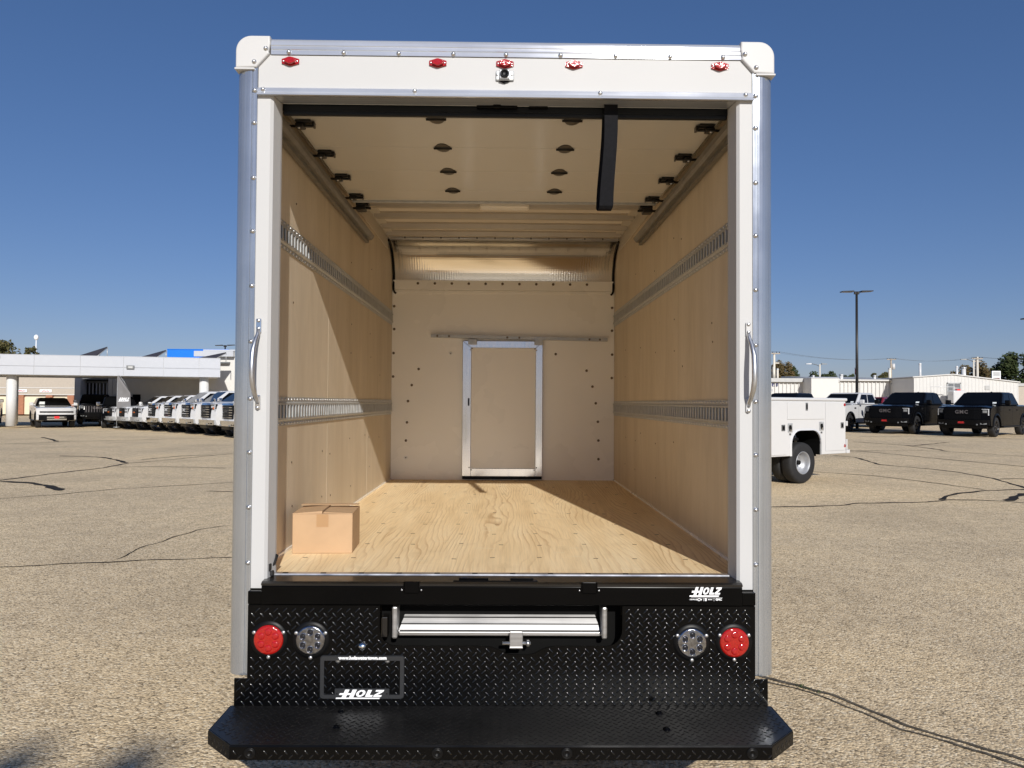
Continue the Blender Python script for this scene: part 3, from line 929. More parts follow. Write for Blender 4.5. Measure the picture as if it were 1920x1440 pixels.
# --- sill
ss = MB().prism([(.055, .8835), (.060, .8905), (.090, .8905), (.0915, .884)], 'YZ', -.885, .872).build('sill_strip', 'alu_plain', T)
hole = MB().box(-.010, .010, .066, .080, .8905, .8915).mesh('strip_screw', 'plastic')
for k in range(12):
    link('strip_screw', hole, ss, (-.835+k*.1455, 0, 0))
MB().prism([(.056, .882), (.056, .886), (-.028, .8815), (-.040, .876), (-.040, .868), (.056, .86)], 'YZ', -.893, .893).build('sill_plate', 'sill', T)
MB().box(-.893, .893, -.038, .05, .797, .867, .003).box(-.945, -.8935, -.030, .05, .797, .845, .003).box(.8935, .945, -.030, .05, .797, .845, .003).build('sill_beam', 'black', T)
for x in (-.338, .321):
    lp = MB().box(x-.026, x+.026, -.046, -.0385, .842, .886, .003).box(x-.030, x-.026, -.047, -.02, .846, .886, .001).box(x+.026, x+.030, -.047, -.02, .846, .886, .001).build('latch_pocket', 'black', T)
    for dx in (-.036, .036):
        o = link('bolt_head', bme, lp, (x+dx, -.0385, .853)); o.rotation_euler = (-PI/2, 0, 0); o.scale = (.6, .6, .6)
lc = MB().box(-.165, -.055, -.012, .012, .8825, .892, .003).box(.028, .115, -.012, .012, .8825, .892, .003).box(-.185, .13, -.026, -.014, .880, .886, .002).build('lock_catch', 'black', T)
for s in (-1,):
    MB().box(-.90, -.872, .030, .055, .888, .905, .003).box(-.898, -.880, .02, .08, .905, .935, .004).tube([(-.893, .05, .915), (-.88, .07, .93), (-.876, .09, .955)], .010, 7).build('door_stop', 'rubber', T)
# white dealer decal on the sill beam
dc = holz('dealer_decal', 'letter', .695, .820, .832, .868, -.0393, T)
m = MB()
m.quad((.700, -.0393, .8275), (.817, -.0393, .8275), (.817, -.0393, .8285), (.700, -.0393, .8285))
cx, cz = .7305, .8215
for q in ([(-.010, -.0025), (.010, -.0025), (.010, .0025), (-.010, .0025)], [(-.0045, -.0050), (.0035, -.0050), (.0048, .0050), (-.0032, .0050)]):
    m.quad(*[(cx+a, -.0393, cz+b) for a, b in q])
m.quad((.7515, -.0393, .8165), (.7585, -.0393, .8165), (.7585, -.0393, .8265), (.7515, -.0393, .8265))
for x in (.7465, .7855):
    m.quad((x, -.0393, .816), (x+.001, -.0393, .816), (x+.001, -.0393, .827), (x, -.0393, .827))
m.build('decal_badges', 'letter', dc)
def flat_text(s, size, mat, x, y, z, parent, name='lettering', **kw):
    me = text_mesh(s, size, mat, **kw)
    me.transform(Matrix.Rotation(PI/2, 4, 'X'))
    o = link(name, me, parent, (x, y, z)); return o
flat_text('CHEVROLET', .0052, 'letter', .7095, -.0393, .8215, dc, 'decal_text', bold=.0002)
flat_text('BUICK', .0055, 'letter', .7715, -.0393, .8215, dc, 'decal_text', bold=.0002)
flat_text('GMC', .0105, 'letter', .8035, -.0393, .8215, dc, 'decal_text', bold=.0005)

# --- rear bumper of tread plate
YF = -.030
def arcpts(cx, cz, r, a0, a1, n=6):
    return [(cx+r*math.cos(a0+(a1-a0)*i/n), cz+r*math.sin(a0+(a1-a0)*i/n)) for i in range(n+1)]
cut = [(-.456, .7935), (-.456, .705)] + arcpts(-.396, .705, .060, PI, 1.5*PI)[1:] + [(-.08, .645), (-.045, .6425), (-.018, .633), (.012, .618), (.035, .613), (.095, .613), (.118, .618), (.146, .633), (.172, .6425), (.20, .645)] + arcpts(.386, .705, .060, 1.5*PI, 2*PI) + [(.446, .7935)]
outl = [(-.943, .7935)] + cut + [(.943, .7935), (.943, .524), (.990, .524), (.990, .424), (-.990, .424), (-.990, .524), (-.943, .524)]
bp = MB().prism(outl, 'XZ', YF, YF+.006).build('bumper_face', 'tread', T)
MB().box(-.944, -.462, -.020, .02, .74, .796).box(.452, .944, -.020, .02, .74, .796).build('bumper_backing', 'dark', T)
def inside(poly, x, z):
    c = False; j = len(poly)-1
    for i in range(len(poly)):
        if (poly[i][1] > z) != (poly[j][1] > z) and x < (poly[j][0]-poly[i][0])*(z-poly[i][1])/(poly[j][1]-poly[i][1])+poly[i][0]: c = not c
        j = i
    return c
LIGHTS = [(-.864, .668), (-.709, .666), (.705, .660), (.863, .662)]
def lug(m, org, ax, ay, up, ang, L=.0125, W=.0036, H=.0016):
    """raised lens-shaped tread mark"""
    ca, sa = math.cos(ang), math.sin(ang)
    u = ax*ca+ay*sa; v = ay*ca-ax*sa
    base = []
    for t, w in ((-1, 0), (-.6, .75), (0, 1), (.6, .75), (1, 0), (.6, -.75), (0, -1), (-.6, -.75)):
        base.append(m.bm.verts.new(org+u*(t*L)+v*(w*W)))
    top = []
    for t, w in ((-.78, 0), (-.45, .34), (.45, .34), (.78, 0), (.45, -.34), (-.45, -.34)):
        top.append(m.bm.verts.new(org+u*(t*L)+v*(w*W)+up*H))
    fs = [(base[0], base[1], top[1], top[0]), (base[1], base[2], top[2], top[1]), (base[2], base[3], top[2]), (base[3], base[4], top[3], top[2]),
          (base[4], base[5], top[4], top[3]), (base[5], base[6], top[5], top[4]), (base[6], base[7], top[5]), (base[7], base[0], top[0], top[5]), tuple(top)]
    for f in fs:
        ff = m.bm.faces.new(f[::-1]); ff.smooth = True
X, Y_, Z_ = Vector((1, 0, 0)), Vector((0, 1, 0)), Vector((0, 0, 1))
P = .0335
m = MB()
ni = int(2.0/P)
for half in (0, 1):
    for j in range(13):
        for i in range(ni+1):
            x = -.992+(i+.5*half)*P; z = .434+(j+.5*half)*P*.965
            ok = all(inside(outl, x+dx, z+dz) for dx in (-.009, .009) for dz in (-.009, .009))
            ok = ok and all(math.hypot(x-a, z-b) > .074 for a, b in LIGHTS)
            if ok: lug(m, Vector((x, YF-.0001, z)), X, Z_, -Y_, (-PI/4 if half == 0 else PI/4)*1.05)
bmesh.ops.recalc_face_normals(m.bm, faces=m.bm.faces)
m.build('tread_marks', 'tread_mark', bp, kind='stuff')
# step
stp = [(-1.0, -.024), (-1.0, -.236), (-.889, -.352), (.889, -.352), (1.0, -.236), (1.0, -.024)]
st = MB().prism(stp, 'XY', .418, .4238).build('step_top', 'tread_top', T)
m = MB()
for half in (0, 1):
    for j in range(10):
        for i in range(ni+1):
            x = -.992+(i+.5*half)*P; y = -.338+(j+.5*half)*P
            if all(inside(stp, x+dx, y+dy) for dx in (-.010, .010) for dy in (-.010, .010)):
                lug(m, Vector((x, y, .4239)), X, Y_, Z_, PI/4 if half == 0 else -PI/4)
bmesh.ops.recalc_face_normals(m.bm, faces=m.bm.faces)
m.build('tread_marks', 'tread_top', st, kind='stuff')
# lip: folded front edge with rounded nose
m = MB()
edge = [(-1.0, -.024), (-1.0, -.236), (-.889, -.352), (.889, -.352), (1.0, -.236), (1.0, -.024)]
def offs(p, d):
    # outward offset of the open edge polyline
    n = len(p); out = []
    for i in range(n):
        a = Vector(p[max(0, i-1)]); b = Vector(p[i]); c = Vector(p[min(n-1, i+1)])
        d1 = (b-a).normalized() if i > 0 else (c-b).normalized(); d2 = (c-b).normalized() if i < n-1 else d1
        n1 = Vector((d1.y, -d1.x)); n2 = Vector((d2.y, -d2.x))
        nn = (n1+n2).normalized(); k = 1/max(.4, nn.dot(n1))
        out.append((b.x-nn.x*d*-1*k, b.y-nn.y*d*-1*k))
    return out
prof = [(-.004, .4235), (.0, .4228), (.0035, .420), (.005, .415), (.005, .378), (.0, .376), (-.006, .376), (-.006, .418)]
rows = []
for d, z in prof:
    rows.append([(x, y, z) for x, y in offs(edge, -d)])
R = [[m.bm.verts.new(p) for p in r] for r in rows]
for A, B in zip(R, R[1:]+R[:1]):
    for k in range(len(A)-1):
        m.bm.faces.new((A[k], A[k+1], B[k+1], B[k]))
bmesh.ops.recalc_face_normals(m.bm, faces=m.bm.faces)
lip = m.build('step_lip', 'tread', T)
m = MB()
for half in (0, 1):
    for i in range(53):
        x = -.875+(i+.5*half)*P
        if abs(x) < .885 and all(abs(x-a) > .034 for a in (-.824, -.212, .213, .825)):
            z = .400 if half == 0 else .3865
            lug(m, Vector((x, -.3571, z)), X, Z_, -Y_, -PI/4 if half == 0 else PI/4, .0115)
    for s in (-1, 1):
        d = Vector((-s*.111, -.116, 0)).normalized(); nrm = Vector((s*.116, -.111, 0)).normalized()
        for i in range(4):
            lug(m, Vector((s*1.0, -.236, .401-.012*half))+nrm*.0052+d*(.02+(i+.5*half)*P), d, Z_, nrm, (-PI/4 if half == 0 else PI/4), .0115)
bmesh.ops.recalc_face_normals(m.bm, faces=m.bm.faces)
m.build('tread_marks', 'tread_mark', lip, kind='stuff')
for x in (-.824, -.212, .213, .825):
    MB().lathe([(.0185, 0), (.0185, .003), (.0165, .0045), (.0145, .003), (.0125, .003), (.0115, .0045), (.008, .0045), (.007, .002), (0, .002)], (x, -.3571, .399), (0, -1, 0), 20).build('parking_sensor', 'plastic', lip)
boltm = MB().lathe([(.013, 0), (.013, .003), (.009, .003), (.009, .007), (.006, .009), (0, .009)], (0, 0, 0), (0, 0, 1), 12).mesh('step_bolt', 'black')
for x, y in ((-.583, -.082), (-.572, -.216), (.570, -.098), (.568, -.235)):
    link('step_bolt', boltm, st, (x, y, .4239))
# step support under the tread
MB().box(-.95, .95, -.20, -.04, .33, .40).box(-.7, -.62, .0, .4, .34, .50).box(.62, .7, .0, .4, .34, .50).build('step_frame', 'dark', T)
# --- lamps in the bumper
ledp = [(.030*math.cos(PI/6*1+PI/3*k+PI/6*0), .030*math.sin(PI/6+PI/3*k)) for k in range(6)]
for i, (x, z) in enumerate(LIGHTS):
    red = i in (0, 3)
    tl = MB().lathe([(.069, 0), (.068, .002), (.060, .003), (.0555, .006), (.0535, .005)], (x, YF, z), (0, -1, 0), 36).build('tail_light' if red else 'reverse_light', 'plastic', T)
    if red:
        MB().lathe([(.0545, .004), (.053, .009), (.046, .011), (.0, .012)], (x, YF, z), (0, -1, 0), 36).build('lens', 'red', tl)
        for a, b in ledp:
            MB().lathe([(.0135, 0), (.0125, .002), (.008, .0035), (0, .004)], (x+a, YF-.0112, z+b), (0, -1, 0), 14).build('lens_bump', 'red_marker', tl)
    else:
        MB().lathe([(.0545, .004), (.053, .009), (.048, .010), (0, .0105)], (x, YF, z), (0, -1, 0), 36).build('reflector', 'clear', tl)
        for a, b in ledp:
            MB().lathe([(.0125, 0), (.0125, .003), (.0112, .0035), (.0105, .001), (.004, .0005), (.003, .003), (0, .0035)], (x+a*1.05, YF-.0098, z+b*1.05), (0, -1, 0), 16).build('led_cup', 'led', tl)
            MB().lathe([(.0128, 0), (.0128, .004), (.0114, .004), (.0114, 0)], (x+a*1.05, YF-.0098, z+b*1.05), (0, -1, 0), 16).build('led_ring', 'chrome', tl)
    for k, a in enumerate((PI*.17, PI*.83, PI*1.5)):
        o = link('screw', white_screw_me, tl, (x+.064*math.cos(a)*.98, YF-.003, z+.060*math.sin(a)-.004)); o.scale = (.85, .85, .85)
# chrome plug
MB().lathe([(.0165, 0), (.0165, .004), (.0150, .010), (.011, .0155), (.006, .0185), (0, .0195)], (-.518, YF, .645), (0, -1, 0), 20).build('chrome_plug', 'chrome', T)
# --- licence plate frame
YL = YF-.010
x0, x1, z0, z1 = -.673, -.362, .453, .611
m = MB()
def rr(x0, x1, z0, z1, r, n=5):
    p = []
    for cx, cz, a in ((x1-r, z1-r, 0), (x0+r, z1-r, PI/2), (x0+r, z0+r, PI), (x1-r, z0+r, 1.5*PI)):
        p += [(cx+r*math.cos(a+PI/2*i/n), cz+r*math.sin(a+PI/2*i/n)) for i in range(n+1)]
    return p
po, pi_ = rr(x0, x1, z0, z1, .012), rr(x0+.0155, x1-.0155, z0+.015, z1-.0175, .003)
rings = [[m.bm.verts.new((x, y, z)) for x, z in p] for p, y in ((po, YF), (po, YL+.003), ([(x+(.002 if x < -.5 else -.002), z+(.002 if z < .53 else -.002)) for x, z in po], YL), (pi_, YL), (pi_, YF))]
for A, B in zip(rings, rings[1:]):
    for k in range(len(A)):
        m.bm.faces.new((A[k], A[(k+1) % len(A)], B[(k+1) % len(A)], B[k]))
bmesh.ops.recalc_face_normals(m.bm, faces=m.bm.faces)
m.box(-.618, -.416, YL-.001, YF-.001, .4535, .4905, .002, 1)
lf = m.build('licence_frame', 'frame_plastic', T)
holz('frame_lettering', 'letter', -.612, -.428, .4545, .4885, YL-.0016, lf)
flat_text('www.holzwatertown.com', .0165, 'letter', -.5155, YL-.0006, .6035, lf, 'frame_url', bold=.0009, spacing=1.02)
for x in (-.608, -.425):
    o = link('screw', white_screw_me, lf, (x, YF-.001, .5915)); o.scale = (1.1, 1.1, 1.1)
for x in (-.609, -.425):
    MB().lathe([(.003, 0), (0, .0005)], (x, YL-.0012, .473), (0, -1, 0), 8).build('frame_hole', 'plastic', lf)

# --- pull-out step behind the cut-out
ps = MB()
SL = [(.020, .782), (.004, .757), (-.012, .716), (-.020, .680)]
def sec(y0, z0, y1, z1): pass
# tilted ribbed tread, four planks
tops = [(.100, .792), (.078, .774), (.060, .753), (.043, .731), (.028, .710), (.016, .689)]
PS = MB().box(-.395, .375, .030, .16, .665, .685, .003).box(-.40, .38, .13, .16, .685, .79).build('slide_step', 'alu_plain', T)
for (ya, za), (yb, zb) in zip(tops, tops[1:]):
    d = Vector((0, yb-ya, zb-za)); d.normalize()
    n_ = Vector((0, d.z, -d.y)); n_ = n_ if n_.y < 0 else -n_
    a0 = Vector((0, ya, za))+d*.0024; b0 = Vector((0, yb, zb))-d*.0024
    w0 = .355+(.79-za)*.35; w1 = .355+(.79-zb)*.35
    inn_ = -n_*.010
    p = [Vector((-w0, 0, 0))+a0, Vector((w0-.02, 0, 0))+a0, Vector((w1-.02, 0, 0))+b0, Vector((-w1, 0, 0))+b0]
    MB().hexa([q+inn_ for q in p]+p).build('step_plank', 'alu_bright', PS)
MB().box(-.389, .368, .004, .034, .672, .6875, .003).build('step_nosing', 'alu_bright', PS)
for x0_, x1_ in ((-.412, -.392), (.371, .391)):
    e = MB().box(x0_, x1_, -.022, .10, .668, .787, .006, 2).build('step_end', 'alu_bright', PS)
MB().box(.026, .076, -.026, -.0195, .640, .698, .003).box(.026, .076, -.028, .01, .634, .642, .002).build('step_catch', 'alu_bright', PS)
MB().cyl((.0, -.02, .653), (.105, -.02, .653), .006, n=10).cyl((.090, -.02, .653), (.100, -.02, .653), .012, n=10).build('catch_pin', 'zinc', PS)
MB().box(-.46, .45, .05, .40, .55, .79).build('step_housing', 'dark', T)
MB().box(-.452, -.43, -.01, .06, .67, .745, .003).build('mounting_ear', 'sill', T)
# --- chassis, mud flaps, wheels, cab (mostly hidden)
MB().box(-.45, -.36, .2, 5.6, .50, .68).box(.36, .45, .2, 5.6, .50, .68).box(-.5, .5, .3, .4, .5, .66).box(-.09, .09, 1.2, 1.5, .28, .5).cyl((-.8, 1.35, .38), (.8, 1.35, .38), .06, n=10).build('chassis', 'dark', T)
for s in (-1, 1):
    MB().box(s*.60, s*.97, .85, .862, .16, .80).build('mud_flap', 'rubber', T)
    for xi in (.62, .86):
        if True:
            w = MB().lathe([(.20, -.10), (.33, -.11), (.372, -.085), (.38, -.05), (.38, .05), (.372, .085), (.33, .11), (.20, .10)], (s*xi, 1.35, .38), (1, 0, 0), 28).build('tyre', 'rubber', T)
            MB().lathe([(0, -.02), (.12, -.02), (.15, .03), (.20, .09), (.20, -.09)], (s*xi, 1.35, .38), (s, 0, 0), 20).build('rim', 'wheel', w)
    w = MB().lathe([(.20, -.10), (.33, -.11), (.372, -.085), (.38, -.05), (.38, .05), (.372, .085), (.33, .11), (.20, .10)], (s*.86, 5.15, .38), (1, 0, 0), 28).build('tyre', 'rubber', T)
    MB().lathe([(0, .05), (.12, .05), (.16, .02), (.20, .08), (.20, -.09)], (s*.86, 5.15, .38), (s, 0, 0), 20).build('rim', 'wheel', w)
cabp = [(3.90, .50), (4.70, .50)] + [(5.15+.46*math.cos(PI-i*PI/8), .42+.46*math.sin(PI-i*PI/8)) for i in range(9)] + [(5.75, .50), (5.82, .62), (5.80, 1.10), (5.62, 1.22), (5.0, 1.36), (4.55, 2.02), (4.35, 2.12), (3.90, 2.14)]
cb = MB().prism(cabp, 'YZ', -.98, .98, .05, 3).build('cab', 'car_white', T)
for s in (-1, 1):
    MB().prism([(4.05, 1.42), (4.86, 1.38), (4.52, 1.92), (4.05, 1.94)], 'YZ', s*.979, s*.983).build('cab_window', 'car_glass', cb)
    MB().box(s*1.02, s*1.20, 4.75, 4.85, 1.30, 1.62, .02).build('wing_mirror', 'car_trim', cb)
    MB().box(s*.62, s*.92, 5.785, 5.825, .86, 1.08, .01).build('headlight', 'lamp_glass', cb)
MB().hexa([(-.86, 5.0, 1.40), (.86, 5.0, 1.40), (.86, 4.98, 1.40), (-.86, 4.98, 1.40), (-.80, 4.585, 2.0), (.80, 4.585, 2.0), (.80, 4.56, 2.0), (-.80, 4.56, 2.0)]).build('windscreen', 'car_glass', cb)
MB().box(-.58, .58, 5.79, 5.83, .74, 1.06, .01).build('grille', 'car_trim', cb)
MB().box(-.98, .98, 5.75, 5.92, .46, .68, .03).build('front_bumper', 'car_trim', cb)

# ================================================================== cardboard box on the cargo floor
CB = thing('cardboard_box', 'small closed brown cardboard box on the plywood floor beside the left wall', 'box', (-.798, .615, FZ), .055)
hw, hd_, hh = .130, .125, .172
MB().box(-hw, hw, -hd_, hd_, 0.0005, hh, .002, 1).build('carton', 'card', CB)
MB().hexa([(-hw, -hd_, hh+.0005), (-.004, -hd_+.012, hh+.0005), (-.004, hd_, hh+.0005), (-hw, hd_, hh+.0005), (-hw, -hd_, hh+.0035), (-.004, -hd_+.012, hh+.012), (-.004, hd_, hh+.013), (-hw, hd_, hh+.0035)]).build('flap', 'card', CB)
MB().hexa([(.000, -hd_+.022, hh+.0005), (hw, -hd_, hh+.0005), (hw, hd_, hh+.0005), (.0, hd_-.022, hh+.0005), (.0, -hd_+.022, hh+.0055), (hw, -hd_, hh+.0035), (hw, hd_, hh+.0035), (.0, hd_-.022, hh+.0055)]).build('flap', 'card', CB)
MB().box(-hw, hw, hd_-.06, hd_-.012, hh+.014, hh+.0165).build('flap', 'card', CB)
MB().box(-.026, .026, -hd_-.0008, -hd_-.0001, hh-.056, hh-.001).build('tape', 'card_tape', CB)
MB().box(-.026, .026, -hd_-.0008, -hd_-.0001, .003, .042).build('tape', 'card', CB)

# ================================================================== service-body truck on the right
SB = thing('service_truck', 'white service truck with side lockers and dual rear wheels, right of the box truck', 'truck', (5.30, 12.80, gz(5.6, 12.4)), math.atan2(-.547, -.837))
HB, ZB0, ZB1 = .98, .545, 1.60
ap = []
for cx, a0, a1 in ((.13, 0, PI/2), (-.27, PI/2, PI)):
    ap += [(cx+.26*math.cos(a0+(a1-a0)*i/5), .77+.26*math.sin(a0+(a1-a0)*i/5)) for i in range(6)]
prof = [(1.36, ZB0), (.39, ZB0)] + ap + [(-.53, ZB0), (-1.38, ZB0), (-1.38, ZB1), (1.36, ZB1)]
for s in (1, -1):
    bdy = MB().prism(prof, 'XZ', s*(HB-.48), s*HB, .008, 1).build('locker_body', 'car_white', SB)
    MB().box(-1.42, 1.38, s*(HB-.50), s*(HB+.022), ZB1+.002, ZB1+.065, .022, 3).build('top_rail', 'car_white', SB)
    def ldoor(x0, x1, z0, z1, nm='locker_door', corners=None):
        return MB().box(x0, x1, s*HB+.0005*s, s*(HB+.012), z0, z1, .004).build(nm, 'car_white', SB)
    MB().prism([(.54, .575), (1.33, .575), (1.33, 1.575), (.54, 1.575)], 'XZ', s*(HB+.001), s*(HB+.012), .003, 1).build('locker_door', 'car_white', SB)
    ldoor(-.665, .51, 1.245, 1.575); ldoor(-1.345, -.695, .61, 1.575)
    m = MB()
    for (a, b), (c, d) in zip(ap, ap[1:]):
        m.hexa([(a, s*.45, b-.004), (c, s*.45, d-.004), (c, s*(HB-.004), d-.004), (a, s*(HB-.004), b-.004), (a, s*.45, b-.010), (c, s*.45, d-.010), (c, s*(HB-.004), d-.010), (a, s*(HB-.004), b-.010)])
    m.box(-.526, -.520, s*.45, s*(HB-.004), ZB0, .77).box(.380, .386, s*.45, s*(HB-.004), ZB0, .77)
    bmesh.ops.recalc_face_normals(m.bm, faces=m.bm.faces)
    m.build('wheel_housing', 'dark', SB)
    # arch lip
    lip_o = [(.39+.045, ZB0)] + [(x+(.045 if x > -.07 else -.045)*abs(math.cos(0))*(1 if abs(x+.07) > .3 else .5), z+.03) for x, z in ap] + [(-.53-.045, ZB0)]
    ring = [(.389, ZB0)] + ap + [(-.529, ZB0)]
    m = MB()
    for (a, b), (c, d), (e, f), (g, h) in zip(ring, ring[1:], lip_o[1:], lip_o):
        m.hexa([(a, s*(HB+.0005), b), (c, s*(HB+.0005), d), (e, s*(HB+.0005), f), (g, s*(HB+.0005), h), (a, s*(HB+.022), b), (c, s*(HB+.022), d), (e, s*(HB+.006), f), (g, s*(HB+.006), h)])
    bmesh.ops.recalc_face_normals(m.bm, faces=m.bm.faces)
    m.build('arch_lip', 'car_white', SB)
    for x, z, w, h in ((.64, 1.085, .055, .06), (-1.24, 1.115, .05, .06), (-.08, 1.49, .035, .075)):
        la = MB().box(x-w, x+w, s*(HB+.0125), s*(HB+.018), z-h, z+h, .004).build('locker_latch', 'galv_dark', SB)
        MB().box(x-w*.6, x+w*.6, s*(HB+.0185), s*(HB+.026), z-h*.62, z+h*.6, .004).build('latch_paddle', 'plastic', la)
    for x, z in ((.42, 1.085), (-.565, 1.105)):
        la = MB().box(x-.07, x+.07, s*(HB+.0005), s*(HB+.008), z-.085, z+.085, .006).build('fuel_filler', 'galv', SB)
        MB().prism([(x-.04, z-.06), (x+.03, z-.06), (x+.045, z+.01), (x+.03, z+.05), (x-.03, z+.05), (x-.045, z)], 'XZ', s*(HB+.0085), s*(HB+.013)).build('filler_recess', 'plastic', la)
        MB().prism([(x-.032, z-.065), (x+.02, z-.065), (x-.005, z-.02)], 'XZ', s*(HB+.0135), s*(HB+.02)).build('filler_flap', 'chrome', la)
        MB().box(x-.025, x+.025, s*(HB+.0005), s*(HB+.006), z-.140, z-.128).box(x-.025, x+.025, s*(HB+.0005), s*(HB+.006), z-.122, z-.108).build('vent', 'plastic', SB)
    for z in (1.53, .70):
        MB().lathe([(.03, 0), (.03, .010), (.02, .014), (0, .015)], (-1.325, s*(HB+.0122), z), (0, s, 0), 14).build('side_marker', 'red_marker', SB)
    # dual rear wheels
    for y, rimout in ((.855, True), (.60, False)):
        w = MB().lathe([(.215, -.11), (.34, -.118), (.385, -.10), (.398, -.06), (.400, 0), (.398, .06), (.385, .10), (.34, .118), (.215, .11)], (0, s*y, .40), (0, 1, 0), 36).build('tyre', 'rubber', SB)
        MB().lathe([(0, -.045), (.055, -.045), (.06, -.06), (.10, -.06), (.125, -.045), (.145, -.01), (.165, -.01), (.185, .06), (.205, .105), (.218, .118), (.222, .110), (.21, -.09)], (0, s*y, .40), (0, s, 0), 32).build('rim', 'wheel', w)
        if rimout:
            hb = MB().cyl((0, s*(y-.06), .40), (0, s*(y+.03), .40), .045, n=14)
            hb.build('hub', 'plastic', w)
MB().box(-1.37, 1.35, -HB+.485, HB-.485, .80, .86).build('load_floor', 'galv_dark', SB)
MB().box(-1.40, -1.35, -HB+.485, HB-.485, .80, 1.45, .01).build('tailgate', 'car_white', SB)
MB().box(-1.50, -1.385, -1.0, 1.0, .545, .62, .008).box(-1.42, -1.385, -1.0, 1.0, .62, .83, .008).build('rear_bumper', 'car_white', SB)
MB().box(-1.43, -1.385, .93, 1.0, 1.10, 1.20, .01).box(-1.43, -1.385, -1.0, -.93, 1.10, 1.20, .01).build('gate_hinge', 'car_white', SB)
MB().box(-1.2, 3.6, -.42, -.34, .46, .62).box(-1.2, 3.6, .34, .42, .46, .62).cyl((0, -.75, .40), (0, .75, .40), .07, n=10).box(-.4, .3, -.48, .48, .62, 1.04).build('chassis', 'dark', SB)
cabp = [(1.45, .55), (2.85, .55)] + [(3.32+.47*math.cos(PI-i*PI/8), .45+.47*math.sin(PI-i*PI/8)) for i in range(9)] + [(3.95, .50), (4.12, .62), (4.12, 1.10), (4.00, 1.30), (2.95, 1.42), (2.30, 2.0), (1.60, 2.02), (1.45, 1.9)]
cb = MB().prism(cabp, 'XZ', -1.0, 1.0, .05, 3).build('cab', 'car_white', SB)
for s in (1, -1):
    MB().prism([(1.60, 1.45), (2.72, 1.43), (2.26, 1.90), (1.60, 1.91)], 'XZ', s*1.0005, s*1.005).build('cab_window', 'car_glass', cb)
    w = MB().lathe([(.215, -.11), (.34, -.118), (.385, -.10), (.40, 0), (.385, .10), (.34, .118), (.215, .11)], (3.32, s*.86, .40), (0, 1, 0), 30).build('tyre', 'rubber', SB)
    MB().lathe([(0, .03), (.14, .03), (.18, .06), (.218, .10), (.218, -.1)], (3.32, s*.86, .40), (0, s, 0), 24).build('rim', 'wheel', w)

# ================================================================== pickups and cars
def slab(m, prof, ys, fn):
    loops = [[fn(x, y, z) for x, z in prof] for y in ys]
    m.loft(loops)

def on_quad(m, c, u0, u1, v0, v1, off, th=.004, cut=0.0):
    """solid pane lying on quad c (bl, br, tr, tl), offset outward"""
    c = [Vector(p) for p in c]
    def P(u, v): return (c[0]*(1-u)+c[1]*u)*(1-v)+(c[3]*(1-u)+c[2]*u)*v
    n = (c[1]-c[0]).cross(c[3]-c[0]).normalized()
    q = [P(u0, v0), P(u1, v0), P(u1-cut, v1), P(u0+cut*0, v1)]
    m.hexa([p+n*off for p in q]+[p+n*(off+th) for p in q])

